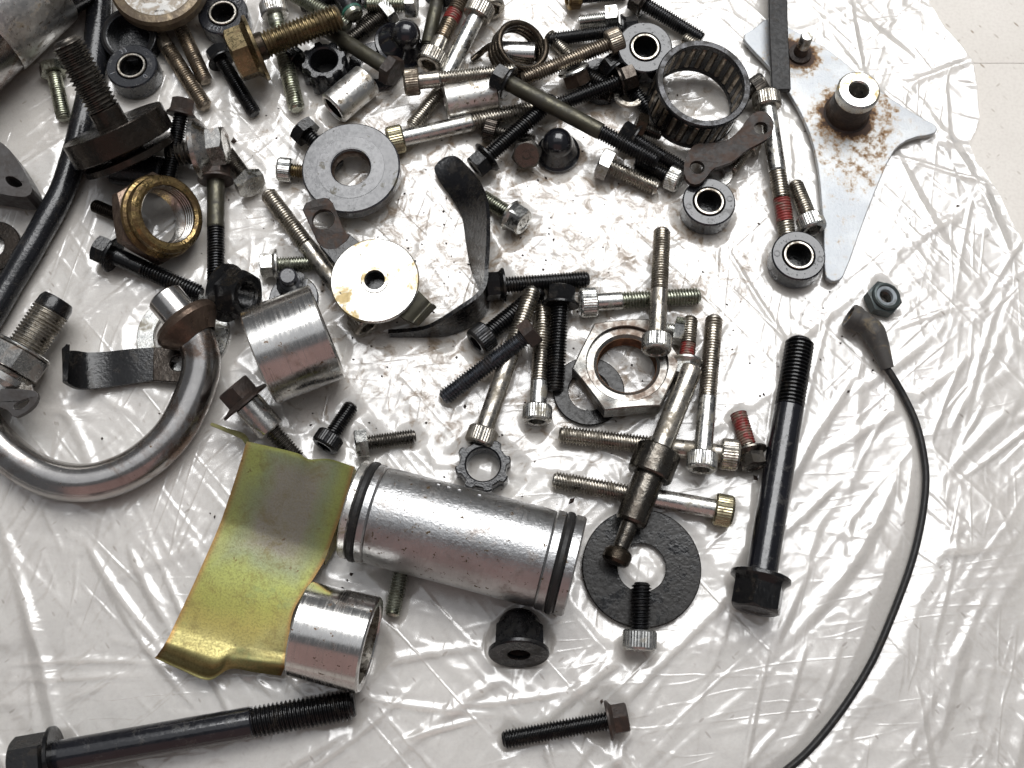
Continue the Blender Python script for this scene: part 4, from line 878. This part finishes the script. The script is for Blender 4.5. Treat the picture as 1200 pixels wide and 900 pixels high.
def facets(n, amp, seed, aniso=1.0, ang=0.0):
    g = np.random.default_rng(seed); c, s = math.cos(ang), math.sin(ang); W = 245
    p = g.uniform(-W, W, (n, 2)); p[:, 1] *= aniso if aniso < 1 else 1
    p = np.concatenate([p, [[-W, -W], [W, -W], [W, W], [-W, W]]]); hgt = g.uniform(0, 1, len(p)) ** 1.5 * amp
    vs, ed, fs, ov, _, _ = delaunay_2d_cdt([Vector(q) for q in p], [], [], 0, 1e-4)
    h = np.zeros((NY, NX)); rx, ry = (gx * c + gy * s), (-gx * s + gy * c)
    hv = np.array([hgt[o[0]] if o else 0 for o in ov]); V = np.array([tuple(v) for v in vs])
    for f in fs:
        A, Bq, Cq = V[f[0]], V[f[1]], V[f[2]]; den = (Bq[1] - Cq[1]) * (A[0] - Cq[0]) + (Cq[0] - Bq[0]) * (A[1] - Cq[1])
        if abs(den) < 1e-9: continue
        tx = np.array([A, Bq, Cq]); wx = tx[:, 0] * c - tx[:, 1] * s; wy = tx[:, 0] * s + tx[:, 1] * c
        i0, i1 = int((wx.min() - X0) / ST_), (int((wx.max() - X0) / ST_) + 2 if wx.max() < XS else int(((wx.max() - XS) / kx.min() + XS - X0) / ST_) + 2); j0, j1 = int((wy.min() - Y0) / ST_), int((wy.max() - Y0) / ST_) + 2
        i0, j0, i1, j1 = max(i0, 0), max(j0, 0), min(i1, NX), min(j1, NY)
        if i0 >= i1 or j0 >= j1: continue
        qx, qy = rx[j0:j1, i0:i1], ry[j0:j1, i0:i1]
        l1 = ((Bq[1] - Cq[1]) * (qx - Cq[0]) + (Cq[0] - Bq[0]) * (qy - Cq[1])) / den; l2 = ((Cq[1] - A[1]) * (qx - Cq[0]) + (A[0] - Cq[0]) * (qy - Cq[1])) / den; l3 = 1 - l1 - l2
        ins = (l1 >= -1e-6) & (l2 >= -1e-6) & (l3 >= -1e-6); sub = h[j0:j1, i0:i1]; sub[ins] = (l1 * hv[f[0]] + l2 * hv[f[1]] + l3 * hv[f[2]])[ins]
    return h
def lowfreq(seed, sc):
    g = np.random.default_rng(seed); h = np.zeros((NY, NX))
    for _ in range(7):
        a = g.uniform(0, 2 * PI); f = g.uniform(.6, 1.5) / sc; h += np.sin((gx * math.cos(a) + gy * math.sin(a)) * f * 2 * PI + g.uniform(0, 6))
    return h / 7
lf = np.clip(lowfreq(2, 70), -.6, 1)
def crinkle(seed, cell_, ang, k, warp, sharp=3.6):
    """sharp little ridges along the zero lines of smooth noise, drawn out k times along ang"""
    g = np.random.default_rng(seed); c, s = math.cos(ang), math.sin(ang)
    u, v = (gx * c + gy * s) / (cell_ * k) + warp * np.sin(gy * .11 + seed) * .4, (-gx * s + gy * c) / cell_ + warp * np.sin(gx * .13 + seed)
    T_ = g.uniform(-1, 1, (256, 256)); i, j = np.floor(u).astype(int), np.floor(v).astype(int); fu, fv = u - i, v - j
    fu, fv = fu * fu * (3 - 2 * fu), fv * fv * (3 - 2 * fv); q = lambda a, b: T_[(j + b) % 256, (i + a) % 256]
    n = (q(0, 0) * (1 - fu) + q(1, 0) * fu) * (1 - fv) + (q(0, 1) * (1 - fu) + q(1, 1) * fu) * fv
    return np.clip(1 - sharp * np.abs(n), 0, 1)
mid_ = np.exp(-(((gx - 5) / 95) ** 2 + ((gy - 55) / 75) ** 2))
H = facets(150, 2.2, 3) * .5 + facets(700, 1.1, 5) * .55 + facets(4200, .42, 8) * (.5 + .6 * lf)
H += crinkle(4, 6.5, 1.0, 9, .6) * .20 * (.55 + .8 * np.clip(lowfreq(12, 60), -.6, 1)) + crinkle(5, 6.0, 2.3, 8, .5) * .17 * (.5 + .8 * np.clip(lowfreq(13, 50), -.6, 1))
H += crinkle(6, 3.4, .4, 7, .5, 2.6) * .10 * (.4 + .6 * mid_ + .5 * np.clip(lowfreq(14, 45), -.5, 1)) + crinkle(7, 3.0, 1.8, 6, .5, 2.4) * .08 * (.35 + .8 * mid_)
# long creases; right of the cluster they run up to the right, left of it in all directions
g = np.random.default_rng(21)
def crease(x, y, a, L, wd, hh):
    global H
    r = L + wd * 3; i0, i1 = max(int((x - r - X0) / ST_), 0), (min(int((x + r - X0) / ST_) + 1, NX) if x + r < XS else min(int(((x + r - XS) / kx.min() + XS - X0) / ST_) + 1, NX)); j0, j1 = max(int((y - r - Y0) / ST_), 0), min(int((y + r - Y0) / ST_) + 1, NY)
    if i0 >= i1 or j0 >= j1: return
    dx, dy = gx[j0:j1, i0:i1] - x, gy[j0:j1, i0:i1] - y; u = dx * math.cos(a) + dy * math.sin(a); bend = .0025 * u * u * math.sin(L); v = -dx * math.sin(a) + dy * math.cos(a) + bend
    taper = np.clip(1 - (np.abs(u) / L) ** 2, 0, 1); q = np.clip(1 - np.abs(v) / (wd * (.4 + .6 * taper)), 0, 1); H[j0:j1, i0:i1] += hh * .8 * taper * q
for _ in range(300):
    x, y = g.uniform(-190, 190), g.uniform(-135, 170)
    if x > 55 and y < 60: a = 1.0 + g.normal(0, .38)
    elif x < -60: a = g.choice([2.2, .1, 2.6]) + g.normal(0, .3)
    else: a = g.uniform(0, PI)
    crease(x, y, a, g.uniform(7, 38), g.uniform(.9, 3.0), g.uniform(.12, .75) * (1.25 if x > 70 or y < -60 else .8))
for _ in range(1500):
    x, y = g.uniform(-185, 175), g.uniform(-130, 165); crease(x, y, g.choice([.5, 1.1, 2.3, 2.9]) + g.normal(0, .35), g.uniform(2, 12), g.uniform(.5, 1.0), g.uniform(.05, .28))
for px, py, qx, qy, wd, hh in ((570, 890, 830, 690, 3, 2.2), (650, 900, 900, 640, 3.5, 2.0), (330, 800, 600, 745, 2.5, 1.3), (0, 775, 190, 772, 1.5, 1.0), (0, 798, 180, 790, 1.5, .9),
        (30, 690, 75, 880, 4, 2.0), (100, 640, 190, 765, 2.5, 1.6), (150, 640, 200, 740, 2.5, 1.5), (930, 760, 1060, 560, 4, 2.4), (880, 640, 1000, 430, 3, 1.8), (960, 540, 1140, 420, 3, 1.6), (1090, 130, 1190, 300, 4, 3.0), (1040, 170, 1130, 330, 3, 1.5), (905, 420, 1010, 340, 3, 1.3), (1000, 20, 1070, 70, 3, 1.6), (1100, 560, 1190, 470, 3, 1.4), (1040, 650, 1170, 640, 3, 1.5)):
    A, Q = at(px, py), at(qx, qy); m_ = (A + Q) / 2; d_ = Q - A; crease(m_.x, m_.y, math.atan2(d_.y, d_.x), d_.length / 2 * 1.1, wd * .9, hh * .55)
for _ in range(1):
    H = (H + np.roll(H, 1, 0) + np.roll(H, -1, 0) + np.roll(H, 1, 1) + np.roll(H, -1, 1)) / 5
H = .35 + np.clip(H, 0, None); H = np.minimum(H, lim); H = np.maximum(H, .12)
k_ = H.copy(); k_ = (k_ * 2 + np.roll(k_, 1, 0) + np.roll(k_, -1, 0) + np.roll(k_, 1, 1) + np.roll(k_, -1, 1)) / 6; H = np.maximum(np.minimum(k_, np.maximum(lim, .12)), .12)
rise = np.clip(1 - (ex[:, None] - gx) / 6, 0, 1) * (ex < X1)[:, None]; H = H + rise ** 2 * (.5 + .5 * np.sin(gy * .09) * np.sin(gy * .031))
V = np.stack([gx, gy, H], -1).reshape(-1, 3) * S
idx = np.arange(NX * NY).reshape(NY, NX); Fq = np.stack([idx[:-1, :-1], idx[:-1, 1:], idx[1:, 1:], idx[1:, :-1]], -1).reshape(-1, 4)
me = bpy.data.meshes.new('plastic_sheet'); me.vertices.add(len(V)); me.vertices.foreach_set('co', V.astype(np.float32).ravel())
me.loops.add(Fq.size); me.loops.foreach_set('vertex_index', Fq.astype(np.int32).ravel()); me.polygons.add(len(Fq)); me.polygons.foreach_set('loop_start', np.arange(0, Fq.size, 4, dtype=np.int32))
me.update(calc_edges=True); me.shade_smooth(); me.materials.append(MATS['clear_film'])
film = bpy.data.objects.new('plastic_sheet', me); COL.objects.link(film)
tag(film, 'thin clear crumpled plastic sheet spread under all the parts', 'plastic sheet')

# grit lying on the sheet
mb = MB(); g = np.random.default_rng(5)
spots = [(670, 588, 1.0), (885, 561, .8), (275, 168, 1.1), (412, 674, .5), (402, 690, .45), (408, 681, .4), (705, 822, .6), (121, 515, .45), (845, 215, .5), (545, 478, .6), (640, 210, .6), (668, 178, 1.2), (520, 250, .5), (610, 255, .5), (475, 230, .5)]
spots += [(g.normal(600, 210), g.normal(310, 150), g.uniform(.1, .42)) for _ in range(420)]
for x, y, r in spots:
    P = at(x, y, 0); i, j = (int(q_[0]) for q_ in cell(np.array([P.x]), np.array([P.y])))
    if not (0 <= i < NX and 0 <= j < NY) or P.x > 60 and P.x > ex[j] - 5: continue
    z = H[j, i] + r * .3; b = len(mb.v); q = g.uniform(.6, 1.3, 6) * r; c, s = math.cos(x), math.sin(x)
    for dx, dy, dz in ((q[0] * 1.5, 0, 0), (-q[1] * 1.5, 0, 0), (0, q[2], 0), (0, -q[3], 0), (0, 0, q[4] * .7), (0, 0, -q[5] * .5)): mb.v.append((P.x + dx * c - dy * s, P.y + dx * s + dy * c, z + dz))
    for f in ((0, 2, 4), (2, 1, 4), (1, 3, 4), (3, 0, 4), (2, 0, 5), (1, 2, 5), (3, 1, 5), (0, 3, 5)): mb.f.append(tuple(b + k for k in f))
gr = mb.build('grit', 'rusty', smooth=False); gr['kind'] = 'stuff'; gr['label'] = 'dark crumbs of grit scattered on the plastic sheet'
